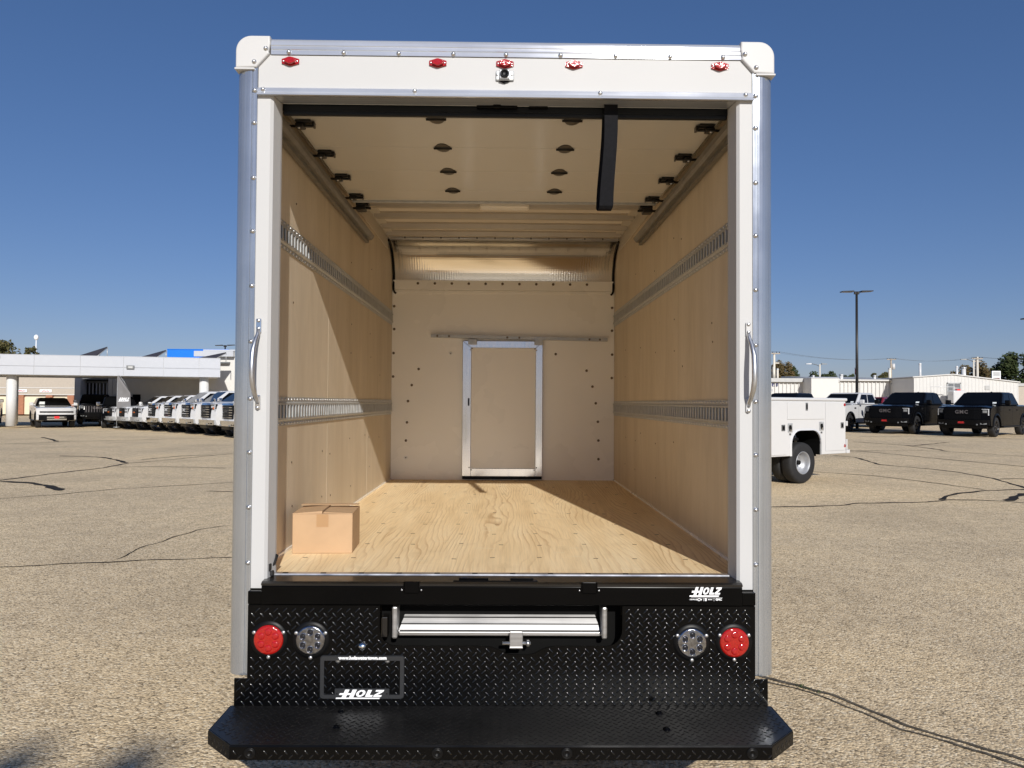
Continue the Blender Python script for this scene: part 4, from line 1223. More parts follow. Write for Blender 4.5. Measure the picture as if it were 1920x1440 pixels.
def make_pickup(name, label, cat, style, group=None):
    """front towards +X, left side towards +Y, origin on the ground under the middle"""
    t = thing(name, label, cat, group=group)
    hd = style in ('hd',)
    dark = style in ('elev', 'dark', 'ev', 'red')
    paint = {'hd': 'car_white', 'light': 'car_white', 'white_trail': 'car_white', 'elev': 'car_black', 'dark': 'car_blue', 'ev': 'car_white', 'red': 'car_red', 'denali': 'car_black'}[style]
    W = 1.02
    hz = {'hd': 1.47, 'ev': 1.22, 'red': 1.15}.get(style, 1.30)   # hood height
    bz = {'hd': 1.48, 'ev': 1.32, 'red': 1.18}.get(style, 1.36)   # belt height
    rz_ = {'hd': 2.07, 'ev': 1.80, 'red': 1.78}.get(style, 1.92)
    R, xf, xr = .42, 1.92, -1.82
    A = .50
    def arch(xc): return [(xc+A*math.cos(i*PI/10), .44+A*math.sin(i*PI/10)) for i in range(11)]
    prof = [(2.86, .50)] + arch(xf)[0:0] + [(xf+A+.02, .42)] + arch(xf) + [(xf-A-.02, .42), (xr+A+.02, .42)] + arch(xr) + [(xr-A-.02, .46), (-2.86, .50), (-2.92, .70), (-2.92, bz-.06), (-2.88, bz), (1.30, bz-.02), (1.12, bz), (2.30, hz+.02), (2.72, hz-.03), (2.86, hz-.14), (2.92, .95), (2.93, .70)]
    # clean ordering of cowl / hood
    i0 = prof.index((1.30, bz-.02)); prof[i0:i0+2] = [(1.05, bz-.005), (1.30, bz+.005)]
    def fn(x, y, z):
        a = abs(y)/W
        if x > 2.2: x -= (x-2.2)/.73*.20*max(0, a-.35)**2/.42
        if z > bz-.3 and a > .93: z -= .055*(z-(bz-.3))/.3
        return (x, y, z)
    m = MB()
    slab(m, prof, [-W, -W+.05, -.72, -.36, 0, .36, .72, W-.05, W], fn)
    for f in m.bm.faces: f.smooth = False
    body = m.build('body', paint, t)
    MB().box(-2.6, 2.55, -.62, .62, .34, 1.0).box(-2.2, -1.2, -.88, .88, .40, .46).build('chassis', 'dark', t)
    # greenhouse
    xb0, xb1 = (-1.45, 1.12) if style != 'red' else (-2.7, 1.05)
    xt0, xt1 = (-1.22, .28) if style != 'red' else (-2.35, .20)
    wb, wt = .955, .76
    gb = [(xb1, -wb, bz-.03), (xb1, wb, bz-.03), (xb0, wb, bz-.03), (xb0, -wb, bz-.03)]
    gt = [(xt1, -wt, rz_-.03), (xt1, wt, rz_-.03), (xt0, wt, rz_-.03), (xt0, -wt, rz_-.03)]
    m = MB().hexa(gb+gt)
    bmesh.ops.recalc_face_normals(m.bm, faces=m.bm.faces)
    bmesh.ops.bevel(m.bm, geom=list(m.bm.edges), offset=.05, segments=3, profile=.5, affect='EDGES')
    cabin = m.build('cabin', 'car_black' if style == 'ev' else paint, t)
    m = MB().box(xt0+.08, xt1-.06, -wt+.09, wt-.09, rz_-.032, rz_-.005, .012)
    m.build('roof_panel', 'car_black' if style == 'ev' else paint, cabin)
    MB().prism([(xt0+.25, rz_-.006), (xt0+.42, rz_-.006), (xt0+.28, rz_+.04)], 'XZ', -.02, .02).build('antenna', 'car_trim', cabin)
    m = MB(); on_quad(m, [gb[0], gb[1], gt[1], gt[0]], .045, .955, .10, .93, .003); m.build('windscreen', 'car_glass', cabin)
    m = MB(); on_quad(m, [gb[2], gb[3], gt[3], gt[2]], .10, .90, .14, .88, .003); m.build('rear_window', 'car_glass', cabin)
    # side windows: left side quad runs from front to back
    for sgn in (1, -1):
        q = [gb[1], gb[2], gt[2], gt[1]] if sgn > 0 else [gb[3], gb[0], gt[0], gt[3]]
        spans = ((.10, .475), (.515, .90)) if style != 'red' else ((.08, .36), (.39, .66), (.69, .93))
        for a, b in spans:
            if sgn < 0: a, b = 1-b, 1-a
            m = MB(); on_quad(m, q, a, b, .13, .87, .003); m.build('side_window', 'car_glass', cabin)
        # mirror, handles, door gaps
        mi = MB().box(.90, 1.06, sgn*1.06, sgn*1.27, bz-.01, bz+.20, .04, 3).box(.94, 1.02, sgn*.95, sgn*1.08, bz+.02, bz+.07, .01)
        mi.build('wing_mirror', 'chrome' if style in ('hd', 'denali') else (paint if style in ('light', 'white_trail', 'ev') else 'car_trim'), t)
        for x in (.10, -.92):
            MB().box(x-.11, x+.11, sgn*(W-.004), sgn*(W+.028), bz-.24, bz-.205, .008).build('door_handle', 'chrome' if style in ('hd', 'denali') else paint, t)
        m = MB()
        for x in (1.02, -.20, -1.30):
            m.box(x-.006, x+.006, sgn*(W-.003), sgn*(W+.0015), .52, bz-.09)
        m.build('door_gap', 'car_trim', t)
        MB().box(-1.25, 1.25, sgn*(W-.06), sgn*(W+.06), .38, .45, .015).build('side_step', 'chrome' if hd else 'car_trim', t)
        MB().box(1.32, 1.50, sgn*(W-.003), sgn*(W+.008), bz-.25, bz-.18, .003).build('fender_badge', 'car_trim', t)
        # arch flares and wheels
        for xc in (xf, xr):
            m = MB()
            o = [(xc+(A+.055)*math.cos(i*PI/12), .44+(A+.055)*math.sin(i*PI/12)) for i in range(13)]
            n_ = [(xc+(A-.012)*math.cos(i*PI/12), .44+(A-.012)*math.sin(i*PI/12)) for i in range(13)]
            for i in range(12):
                m.hexa([(*n_[i][:1], sgn*(W-.10), n_[i][1]), (n_[i+1][0], sgn*(W-.10), n_[i+1][1]), (o[i+1][0], sgn*(W-.02), o[i+1][1]), (o[i][0], sgn*(W-.02), o[i][1]),
                        (n_[i][0], sgn*(W+.03), n_[i][1]), (n_[i+1][0], sgn*(W+.03), n_[i+1][1]), (o[i+1][0], sgn*(W+.012), o[i+1][1]), (o[i][0], sgn*(W+.012), o[i][1])])
            bmesh.ops.recalc_face_normals(m.bm, faces=m.bm.faces)
            m.build('wheel_arch', paint if style in ('hd', 'light', 'dark', 'red') else ('car_trim'), t)
            w = MB().lathe([(.26, -.125), (.36, -.135), (.405, -.12), (.42, -.07), (.42, .07), (.405, .12), (.36, .135), (.26, .125)], (xc, sgn*.875, R), (0, 1, 0), 30).build('tyre', 'rubber', t)
            rmm = 'wheel_dark' if style in ('elev', 'white_trail', 'ev') else 'wheel'
            m = MB().lathe([(.262, .128), (.245, .118), (.235, .02), (.235, -.10)], (xc, sgn*.875, R), (0, sgn, 0), 24)
            for k in range(6):
                a = k*PI/3+.2
                c1 = Vector((math.cos(a), 0, math.sin(a))); p1 = Vector((-math.sin(a), 0, math.cos(a)))
                O = Vector((xc, sgn*.875, R)); yv = Vector((0, sgn, 0))
                q0, q1 = O+c1*.05, O+c1*.25
                m.hexa([q0-p1*.05+yv*.05, q0+p1*.05+yv*.05, q1+p1*.035+yv*.07, q1-p1*.035+yv*.07, q0-p1*.04+yv*.10, q0+p1*.04+yv*.10, q1+p1*.028+yv*.115, q1-p1*.028+yv*.115])
            m.lathe([(.09, .05), (.09, .105), (.05, .112), (0, .112)], (xc, sgn*.875, R), (0, sgn, 0), 14)
            bmesh.ops.recalc_face_normals(m.bm, faces=m.bm.faces)
            m.build('rim', rmm, w)
    # ---- front end
    def xfr(y, z, off=0.0):
        return fn(2.925, y, z)[0]+off
    def front(m, y0, y1, z0, z1, off=.004, th=.03, lean=0.0, n=4):
        """curved strip following the front of the body"""
        for i in range(n):
            a, b = y0+(y1-y0)*i/n, y0+(y1-y0)*(i+1)/n
            m.hexa([(xfr(a, z0, off-.05), a, z0), (xfr(a, z0, off+th), a, z0), (xfr(b, z0, off+th), b, z0), (xfr(b, z0, off-.05), b, z0),
                    (xfr(a, z1, off-.05-lean), a, z1), (xfr(a, z1, off+th-lean), a, z1), (xfr(b, z1, off+th-lean), b, z1), (xfr(b, z1, off-.05-lean), b, z1)])
    if style == 'ev':
        m = MB(); front(m, -.98, .98, .80, 1.08, .006, .05, .0, 8); m.build('front_band', 'car_white', t)
        m = MB(); front(m, -.86, .86, .91, .995, .058, .010, 0, 8); m.build('light_bar', 'car_trim', t)
        m = MB(); front(m, -.9, .9, .46, .78, -.01, .03, 0, 8); m.build('lower_grille', 'car_trim', t)
        m = MB(); front(m, -.50, .50, .48, .56, .03, .05, 0, 4); front(m, -.50, -.12, .60, .68, .03, .03, 0, 3); front(m, .12, .50, .60, .68, .03, .03, 0, 3)
        m.build('front_bumper', 'chrome', t)
        m = MB(); front(m, -.13, .13, .57, .70, .075, .008, 0, 1); m.build('front_plate', 'plate_red', t)
        m = MB(); on_quad(m, [gb[0], gb[1], gt[1], gt[0]], .08, .24, .20, .52, .009, .003); m.build('window_sticker', 'sticker', cabin)
        return t
    zg0, zg1 = (.74, hz-.09) if not hd else (.80, hz-.05)
    gm = MB(); front(gm, -.70, .70, zg0, zg1, -.010, .030, .02, 6)
    gr = gm.build('grille', 'car_trim', t)
    if hd:
        m = MB()
        for k in range(6):
            z = zg0+.05+k*(zg1-zg0-.1)/5
            front(m, -.62, .62, z-.014, z+.014, .016, .018, .0, 5)
        front(m, -.74, .74, zg1-.06, zg1+.02, .014, .045, .03, 6)
        m.build('grille_bars', 'chrome', gr)
    else:
        m = MB()
        for k in range(4):
            z = zg0+.08+k*(zg1-zg0-.16)/3
            front(m, -.66, .66, z-.010, z+.010, .016, .012, .0, 5)
        m.build('grille_bars', 'car_trim', gr)
        if style == 'denali':
            m = MB()
            for k in range(9):
                y = -.6+k*.15
                front(m, y-.015, y+.015, zg0+.05, zg1-.05, .018, .016, 0, 1)
            m.build('grille_slats', 'badge', gr)
    if style in ('elev', 'white_trail', 'dark', 'denali'):
        me = text_mesh('GMC', .20, 'badge', bold=.006, extrude=.012, spacing=1.25)
        me.transform(Matrix(((0, 0, 1, 0), (1, 0, 0, 0), (0, 1, 0, 0), (0, 0, 0, 1))))
        link('grille_letters', me, gr, (2.965, 0, (zg0+zg1)/2+.07))
    if style in ('light', 'hd'):
        m = MB(); front(m, -.16, .16, (zg0+zg1)/2-.03, (zg0+zg1)/2+.03, .036, .01, 0, 1); m.build('grille_emblem', 'amber' if style == 'light' else 'chrome', gr)
    for sgn in (1, -1):
        hl = MB(); front(hl, sgn*.72, sgn*.98, zg1-.24, zg1-.02, -.005, .022, .03, 3); hb_ = hl.build('headlight', 'car_trim', t)
        m = MB(); front(m, sgn*.74, sgn*.97, zg1-.055, zg1-.035, .020, .012, 0, 3); front(m, sgn*.945, sgn*.975, zg1-.30, zg1-.04, .016, .014, 0, 1); m.build('running_light', 'lamp_glass', hb_)
        m = MB(); front(m, sgn*.77, sgn*.91, zg1-.19, zg1-.09, .016, .012, 0, 2); m.build('lamp_lens', 'lamp_glass' if style in ('hd', 'light') else 'galv_dark', hb_)
        if hd:
            m = MB(); front(m, sgn*.86, sgn*.97, zg1-.24, zg1-.14, .016, .012, 0, 2); m.build('amber_lens', 'amber', hb_)
    bm_ = 'chrome' if hd else ('car_trim' if style != 'light' else 'galv')
    m = MB(); front(m, -.99, .99, .50, .72, .02, .075, -.02, 10); bmp = m.build('front_bumper', bm_, t)
    m = MB(); front(m, -.90, .90, .36, .49, -.03, .06, -.03, 8); m.build('air_dam', 'car_trim', bmp)
    for sgn in (1, -1):
        m = MB(); front(m, sgn*.70, sgn*.92, .54, .66, .092, .008, 0, 2); m.build('fog_lamp', 'car_trim' if hd else 'galv_dark', bmp)
        m = MB().box(2.99, 3.03, sgn*.56, sgn*.62, .50, .56, .01); m.build('tow_hook', 'galv_dark', bmp)
    if style in ('elev', 'dark', 'white_trail'):
        pm = MB().box(3.022, 3.032, -.16, .16, .56, .72, .004).build('front_plate', 'plastic', bmp)
        q = MB()
        for pl_ in holz_polys():
            q.quad(*[(3.0335, -.13+.26*(x+.6)/11.2, .615+.09*z/3) for x, z in pl_])
        bmesh.ops.recalc_face_normals(q.bm, faces=q.bm.faces)
        for f in q.bm.faces:
            if f.normal.x < 0: f.normal_flip()
        q.build('plate_lettering', 'plate_red', pm)
        MB().box(3.0328, 3.0334, -.12, .12, .580, .598).build('plate_strip', 'plate_red', pm)
    if style in ('elev', 'dark', 'white_trail'):
        m = MB(); on_quad(m, [gb[0], gb[1], gt[1], gt[0]], .82, .90, .13, .24, .009, .003); m.build('window_sticker', 'sticker', cabin)
    return t

def place(t, wx, wy, ang, wheel=(1.92, 1.01)):
    """put the vehicle so that its front-left wheel stands at (wx, wy)"""
    c, s = math.cos(ang), math.sin(ang)
    ox, oy = wx-(c*wheel[0]-s*wheel[1]), wy-(s*wheel[0]+c*wheel[1])
    t.location = (ox, oy, gz(wx, wy)); t.rotation_euler = (0, 0, ang)

def relabel(t, label, group=None):
    t['label'] = label
    if group: t['group'] = group
    return t

# row on the right
RA = math.atan2(-.66, -.75)
GR = 'pickups parked in a row on the right'
bk = make_pickup('pickup_truck', 'black pickup with red front plate, at the right picture edge', 'pickup', 'elev', GR)
place(bk, 20.75, 29.25, RA)
b2 = relabel(copy_tree(bk), 'black pickup with red front plate, right beside the white pickup'); place(b2, 18.72, 31.68, RA)
wt = make_pickup('pickup_truck', 'white crew-cab pickup with dark windows just behind the service truck tail', 'pickup', 'white_trail', GR)
place(wt, 16.80, 34.15, RA)
db = make_pickup('pickup_truck', 'dark blue pickup whose roof and windscreen show above the service body', 'pickup', 'dark', GR)
place(db, 14.65, 36.6, RA)
d2 = relabel(copy_tree(db), 'dark blue pickup, only a cab corner showing beside the box truck post'); place(d2, 12.45, 39.2, RA)
rd = make_pickup('red_car', 'dark red vehicle whose roof shows between the white pickup and the black pickup', 'car', 'red')
place(rd, 21.6, 41.5, RA)

# row on the left: eight white pickups seen from their front-left corner
LA = math.atan2(-.60, -.80)
GL = 'white pickups parked in a row on the left'
hdp = make_pickup('pickup_truck', 'white heavy pickup with chrome grille, cut off by the box truck post', 'pickup', 'hd', GL)
lgt = make_pickup('pickup_truck', 'white pickup with grey bumper at the far end, next to the grey flag', 'pickup', 'light', GL)
LBL = ['', 'white heavy pickup with chrome bumper, second from the box truck post', 'white heavy pickup with chrome bumper, third from the box truck post', 'white heavy pickup with chrome bumper, fourth from the box truck post',
       'white heavy pickup with chrome bumper, the smallest looking of the chrome ones', 'white pickup with grey bumper, nearest of the three without chrome', 'white pickup with grey bumper, the middle one of the three without chrome', '']
for k in range(8):
    gx_, gy_ = -11.35-1.62*k-(.25 if k > 4 else 0), 29.1+1.86*k+(.35 if k > 4 else 0)      # middle of the grille
    if k == 0: o = hdp
    elif k < 5: o = relabel(copy_tree(hdp), LBL[k])
    elif k == 7: o = lgt
    else: o = relabel(copy_tree(lgt), LBL[k])
    o.location = (gx_-2.93*math.cos(LA), gy_-2.93*math.sin(LA), gz(gx_, gy_)); o.rotation_euler = (0, 0, LA)
dn = make_pickup('pickup_truck', 'black pickup with a slatted grille facing the camera under the canopy', 'pickup', 'denali')
dn.location = (-23.9, 45.6, gz(-23.9, 45)); dn.rotation_euler = (0, 0, math.atan2(-.88, .50))
ev = make_pickup('electric_pickup', 'white electric pickup with black roof and a dark light bar across its nose', 'pickup', 'ev')
ev.location = (-27.9, 45.4, gz(-27.9, 44)); ev.rotation_euler = (0, 0, math.atan2(-.82, .57))
k3 = relabel(copy_tree(dn), 'black pickup half hidden behind the white electric pickup'); k3.location = (-28.0, 50.2-2.6, 0); k3.location = (-26.6, 48.0, 0)
k4 = relabel(copy_tree(dn), 'black pickup at the left picture edge beside the white column'); k4.location = (-32.2, 45.2, 0)
for o in (dn, k3, k4): o['group'] = 'black pickups under the canopy'

# ================================================================== showroom side (left)
CA = math.atan2(2.87, 11.45)
CN = thing('canopy', 'long white panelled canopy roof over the cars on the left', 'canopy', (-17.15, 44.27, 0), CA)
jx = [0, -1.20, -3.19, -5.37, -7.67, -10.07, -12.5, -15.0, -17.5, -20.0]
for a, b in zip(jx, jx[1:]):
    for z0, z1 in ((2.97, 3.46), (3.475, 4.10)):
        MB().box(b+.007, a-.007, 0, .03, z0, z1, .004, 1).build('fascia_panel', 'panel_white', CN)
MB().box(-20, 0, .032, .10, 2.96, 4.11).build('fascia_backing', 'grey_wall', CN)
MB().box(-20, 0, -.01, .10, 4.102, 4.13).build('fascia_cap', 'panel_white', CN)
MB().prism([(-.03, .101), (0, .101), (-1.0, 7.2), (-1.03, 7.2)], 'XY', 2.97, 4.10).build('end_panel', 'panel_white', CN)
MB().prism([(-20, .101), (-.032, .101), (-1.032, 7.2), (-20, 7.2)], 'XY', 2.99, 3.05).build('soffit', 'soffit', CN)
MB().prism([(-20, .101), (-.032, .101), (-1.032, 7.2), (-20, 7.2)], 'XY', 4.00, 4.06).build('canopy_roof', 'roof_grey', CN)
for x, y in ((-11.42, .75), (-1.0, .75), (-12.9, 5.6), (-17.5, .75)):
    m = MB().cyl((x, y, 0), (x, y, 2.965), .27, n=24).cyl((x, y, 2.70), (x, y, 2.966), .22, n=24)
    m.build('column', 'column', CN)
fl = MB().box(-5.20, -4.78, -.10, -.001, 3.38, 3.60, .02).build('flood_light', 'galv_dark', CN)
MB().box(-5.10, -4.86, -.106, -.1005, 3.43, 3.55, .005).build('lamp_glass', 'roof_grey', fl)
MB().box(-11.95, -11.80, -.18, -.001, 3.93, 4.02, .02).cyl((-11.95, -.12, 3.97), (-11.99, -.2, 3.94), .04, n=10).build('security_camera', 'galv_dark', CN)
for i, (p, lab) in enumerate((([(-26.05, 44.5, 4.14), (-24.95, 44.7, 4.14), (-24.72, 45.7, 4.86), (-25.45, 46.2, 4.62)], 'grey tilted solar panel above the canopy, leftmost of the three'),
             ([(-22.75, 45.4, 4.14), (-21.7, 45.5, 4.14), (-21.45, 46.6, 4.74), (-22.1, 47.0, 4.50)], 'grey tilted solar panel above the canopy, middle one, left of the blue sign'),
             ([(-19.65, 46.2, 4.14), (-18.35, 46.3, 4.14), (-17.85, 47.2, 4.66), (-18.7, 47.6, 4.44)], 'grey tilted solar panel in front of the blue sign'))):
    so_ = thing('solar_panel', lab, 'solar panel', (sum(q[0] for q in p)/4, sum(q[1] for q in p)/4, 4.06), 0, 'solar panels on the canopy roof')
    b = Vector(so_.location)
    P4 = [Vector(q)-b for q in p]
    n_ = (P4[1]-P4[0]).cross(P4[3]-P4[0]).normalized()
    MB().hexa([q-n_*.025 for q in P4]+[q+n_*.025 for q in P4]).build('panel', 'solar', so_)
    m = MB()
    for q in (P4[2], P4[3]): m.cyl((q.x, q.y, 0.0), (q.x, q.y, q.z-.02), .025, n=6)
    for q in (P4[0], P4[1]): m.cyl((q.x, q.y, 0.0), (q.x, q.y, q.z+.01), .025, n=6)
    m.cyl(P4[0]-n_*.04, P4[3]-n_*.04, .025, n=6).cyl(P4[1]-n_*.04, P4[2]-n_*.04, .025, n=6)
    m.build('support_frame', 'galv', so_)

SH = thing('showroom', 'white dealership building with blue upper block behind the canopy', 'building', (-20.0, 49.3, 0))
def shl(x, y, z): return (x+20.0, y-49.3, z)
def sbox(x0, x1, y0, y1, z0, z1, nm, mt, bev=0.0, par=None):
    return MB().box(x0+20, x1+20, y0-49.3, y1-49.3, z0, z1, bev).build(nm, mt, par or SH)
main = sbox(-19.9, -6, 49.3, 66, 0, 4.88, 'main_wall', 'stucco')
sbox(-20.1, -6, 49.2, 66, 4.885, 4.98, 'parapet_cap', 'panel_white')
sbox(-20.6, -18.0, 48.9, 49.29, 4.50, 4.86, 'parapet_return', 'panel_white')
sbox(-19.2, -18.3, 48.95, 49.295, 4.05, 4.14, 'wall_light', 'galv_dark')
sbox(-26.7, -19.95, 50.4, 60, 0, 3.7, 'back_wall', 'grey_wall')
sbox(-29.35, -26.72, 50.9, 60, 2.95, 3.7, 'entry_header', 'door_grey')
sbox(-27.0, -26.72, 50.4, 52, 0, 3.7, 'entry_pier', 'grey_wall'); sbox(-29.4, -29.0, 50.6, 52, 0, 3.7, 'entry_pier', 'grey_wall')
en = sbox(-29.0, -27.0, 51.35, 51.42, .0, 2.95, 'entry_glass', 'car_glass')
for k in range(9):
    x = -29.0+k*.245
    sbox(x-.03, x+.03, 51.28, 51.345, .3, 2.72, 'mullion', 'panel_white', 0, en)
sbox(-29.0, -27.0, 51.27, 51.345, 2.72, 2.85, 'transom', 'door_grey', 0, en); sbox(-29.0, -27.0, 51.265, 51.28, 1.80, 1.86, 'transom', 'door_grey', 0, en)
po_ = sbox(-26.60, -26.02, 50.36, 50.398, .9, 1.95, 'poster_frame', 'panel_white')
sbox(-26.50, -26.12, 50.35, 50.359, 1.1, 1.78, 'poster', 'brick', 0, po_)
wi = sbox(-25.30, -24.78, 50.36, 50.398, 1.10, 1.94, 'window', 'car_trim'); sbox(-25.25, -24.83, 50.352, 50.359, 1.15, 1.89, 'pane', 'car_glass', 0, wi)
blue = sbox(-26.9, -22.0, 59.4, 64, 3.7, 5.62, 'blue_block', 'sign_blue')
sbox(-26.92, -21.98, 59.36, 64.05, 5.622, 5.68, 'blue_cap', 'sign_blue')

TB = thing('service_garage', 'tan block building with brick piers and cream garage doors, far left', 'building', (-48, 77.7, 0))
MB().box(-8, 3.75, 0, 10, 2.02, 4.2).box(-8, 3.75, .25, 10, 0, 2.02).build('wall', 'tan', TB)
MB().box(-8, 3.75, -.05, -.001, 2.72, 2.78).box(-8, 3.75, -.05, -.001, 2.02, 2.08).build('band', 'grey_wall', TB)
for x in (-4.9, -1.80, 1.15, 3.35):
    MB().box(x-.33, x+.33, -.06, .249, 0, 2.0).build('brick_pier', 'brick', TB)
for x in (-3.35, -.32, 2.25):
    gd = MB().box(x-1.15, x+.95, .15, .249, 0, 1.80).build('garage_door', 'garage', TB)
    for k in range(4):
        MB().box(x-1.15, x+.95, .135, .149, .42*k+.02, .42*k+.42).build('door_panel', 'garage', gd)
for x, w in ((-1.72, .6), (.8, .62), (3.0-.5, .0)):
    if w:
        sg = MB().box(x-w, x+w, -.10, -.052, 2.28, 2.58, .03).build('sign_board', 'letter', TB)
        R = random.Random(int(x*10))
        for k in range(5):
            xx = x-w*.6+k*w*.26
            MB().box(xx, xx+w*.18, -.106, -.1005, 2.36, 2.36+R.uniform(.08, .15)).build('sign_mark', 'plate_red', sg)
# feather flag
FF = thing('feather_flag', 'tall grey feather flag with white lettering in front of the canopy', 'flag', (-21.78, 41.1, 0))
pth = [(0, 0, 0), (0, 0, 1.6), (0, 0, 2.5), (.01, 0, 2.93), (.06, 0, 2.96), (.18, 0, 2.86), (.42, 0, 2.52), (.62, 0, 2.18)]
MB().tube(pth, [.018, .016, .013, .011, .010, .009, .008, .006], 7).cyl((0, 0, 0), (0, 0, .03), .18, n=14).build('flag_pole', 'galv', FF)
rows = []
for i in range(17):
    z = 1.02+(2.90-1.02)*i/16
    xr_ = .76 if z < 1.95 else .76-(z-1.95)/.95*.70 if z < 2.9 else .06
    rows.append([(.02+(xr_-.02)*j/6, .035*math.sin(z*3.1+j*.8)*(j/6), z) for j in range(7)])
m = MB()
V = [[[m.bm.verts.new((x, y+d, z)) for x, y, z in r] for r in rows] for d in (-.003, .003)]
for d in (0, 1):
    for i in range(16):
        for j in range(6):
            q = (V[d][i][j], V[d][i][j+1], V[d][i+1][j+1], V[d][i+1][j])
            f = m.bm.faces.new(q if d == 0 else q[::-1]); f.smooth = True
cl = m.build('flag_cloth', 'flag', FF)
m = MB()
for q in holz_polys():
    p = []
    for x, z in q:
        X_ = .06+.66*(x+.6)/11.2; Zz = 1.47+.22*z/3
        p.append((X_, .035*math.sin(Zz*3.1+6*.8*(X_-.02)/.74)*((X_-.02)/.74)-.010, Zz))
    m.quad(*p)
m.build('flag_lettering', 'letter', cl)

# ================================================================== metal buildings on the right
def ribbed(m, x0, x1, y, z0, z1, per=.36, dep=.085, ztop=None):
    """trapezoid-ribbed wall sheet facing -Y; ztop(x) gives a sloping top edge"""
    pts = []
    x = x0
    while x < x1-.001:
        for f_, d in ((0, 0), (.55, 0), (.66, -dep), (.88, -dep)):
            if x+f_*per <= x1: pts.append((x+f_*per, y+d))
        x += per
    pts.append((x1, y))
    bm = m.bm
    A = [bm.verts.new((a, b, z0)) for a, b in pts]; B = [bm.verts.new((a, b, ztop(a) if ztop else z1)) for a, b in pts]
    for i in range(len(pts)-1): bm.faces.new((A[i], A[i+1], B[i+1], B[i]))
    return m
GZ = .24
MA = thing('parts_building', 'long low ribbed metal building with a blue sign, left of the sheds', 'building', (24, 66.75, GZ))
def rel(o, x, y=66.75): return x-o.location.x
m = ribbed(MB(), -10, 6.5, 0, 0, 3.30); m.build('ribbed_wall', 'white_metal', MA)
MB().box(-10, 6.5, .06, 12, 0, 3.29).build('inner_wall', 'white_metal', MA)
MB().box(-10.1, 6.5, -.35, 12, 3.305, 3.66, .02).build('roof_edge', 'roof_grey', MA)
me = text_mesh('PARTS', .36, 'sign_navy', bold=.014, shear=.25, extrude=.01)
me.transform(Matrix.Rotation(PI/2, 4, 'X')); link('sign_lettering', me, MA, (.42, -.062, 3.03))
MB().box(.36, .44, -.075, -.05, 2.45, 2.68).build('sign_letter', 'sign_navy', MA)
MB().box(6.1, 6.42, -.12, -.05, 0, 3.3).build('downpipe', 'galv_dark', MA)
MBd = thing('service_bay', 'white shed with a plain bump-out and a ribbed wall, behind the light pole', 'building', (27.2, 64.7, GZ))
MB().box(0, 2.42, 0, 6, 0, 3.60, .02).build('plain_wall', 'stucco', MBd); MB().box(-.03, 2.45, -.03, 6, 3.602, 3.68, .01).build('cap', 'panel_white', MBd)
m = ribbed(MB(), 2.43, 10.2, 1.95, 0, 3.44); m.build('ribbed_wall', 'white_metal', MBd)
MB().box(2.43, 10.2, 2.0, 14, 0, 3.43).build('inner_wall', 'white_metal', MBd)
MB().box(2.4, 10.25, 1.62, 14, 3.45, 3.58, .02).build('eave', 'white_metal', MBd)
MB().hexa([(2.4, 1.62, 3.582), (10.25, 1.62, 3.582), (10.25, 14, 3.8), (2.4, 14, 3.8), (2.4, 1.62, 3.60), (10.25, 1.62, 3.60), (10.25, 14, 4.25), (2.4, 14, 4.25)]).build('roof', 'roof_grey', MBd)
MB().box(8.9, 9.05, 1.82, 1.90, 0, 3.45).build('downpipe', 'galv_dark', MBd)
wlm = MB().box(8.2, 8.5, 1.55, 1.85, 3.0, 3.12, .02).tube([(8.35, 1.88, 3.1), (8.1, 1.6, 3.25), (7.8, 1.5, 3.2)], .025, 6); wlm.build('wall_light', 'galv_dark', MBd)
WH = thing('warehouse', 'white metal warehouse with low gable end and dark doorway', 'building', (35.13, 62.55, GZ))
top = lambda x: (3.65+(3.90-3.65)*x/3.3) if x < 3.3 else 3.90-(3.90-3.28)*(x-3.3)/5.7
m = MB(); ribbed(m, 0, 9.0, 0, 0, 0, .30, .022, top); m.build('gable_wall', 'white_metal', WH)
MB().prism([(0, 0), (9.0, 0), (9.0, 3.26), (3.3, 3.88), (0, 3.63)], 'XZ', .04, 16).build('inner_wall', 'white_metal', WH)
m = MB().hexa([(-.15, -.12, 3.655), (3.3, -.12, 3.915), (3.3, 16, 3.915), (-.15, 16, 3.655), (-.15, -.12, 3.74), (3.3, -.12, 4.0), (3.3, 16, 4.0), (-.15, 16, 3.74)])
m.hexa([(3.3, -.12, 3.915), (9.1, -.12, 3.28), (9.1, 16, 3.28), (3.3, 16, 3.915), (3.3, -.12, 4.0), (9.1, -.12, 3.365), (9.1, 16, 3.365), (3.3, 16, 4.0)])
m.build('roof', 'white_metal', WH)
dw = MB().box(2.90, 3.92, -.06, -.032, 0, 3.16).build('doorway', 'door_grey', WH)
MB().box(2.82, 2.90, -.09, -.03, 0, 3.24).box(3.92, 4.0, -.09, -.03, 0, 3.24).box(2.82, 4.0, -.09, -.03, 3.162, 3.24).build('door_frame', 'galv', dw)
MB().box(3.37, 3.43, -.075, -.061, 0, 3.15).build('door_stile', 'galv', dw)
MB().box(6.1, 6.5, -.05, -.031, 2.65, 3.0).build('louvre', 'roof_grey', WH)
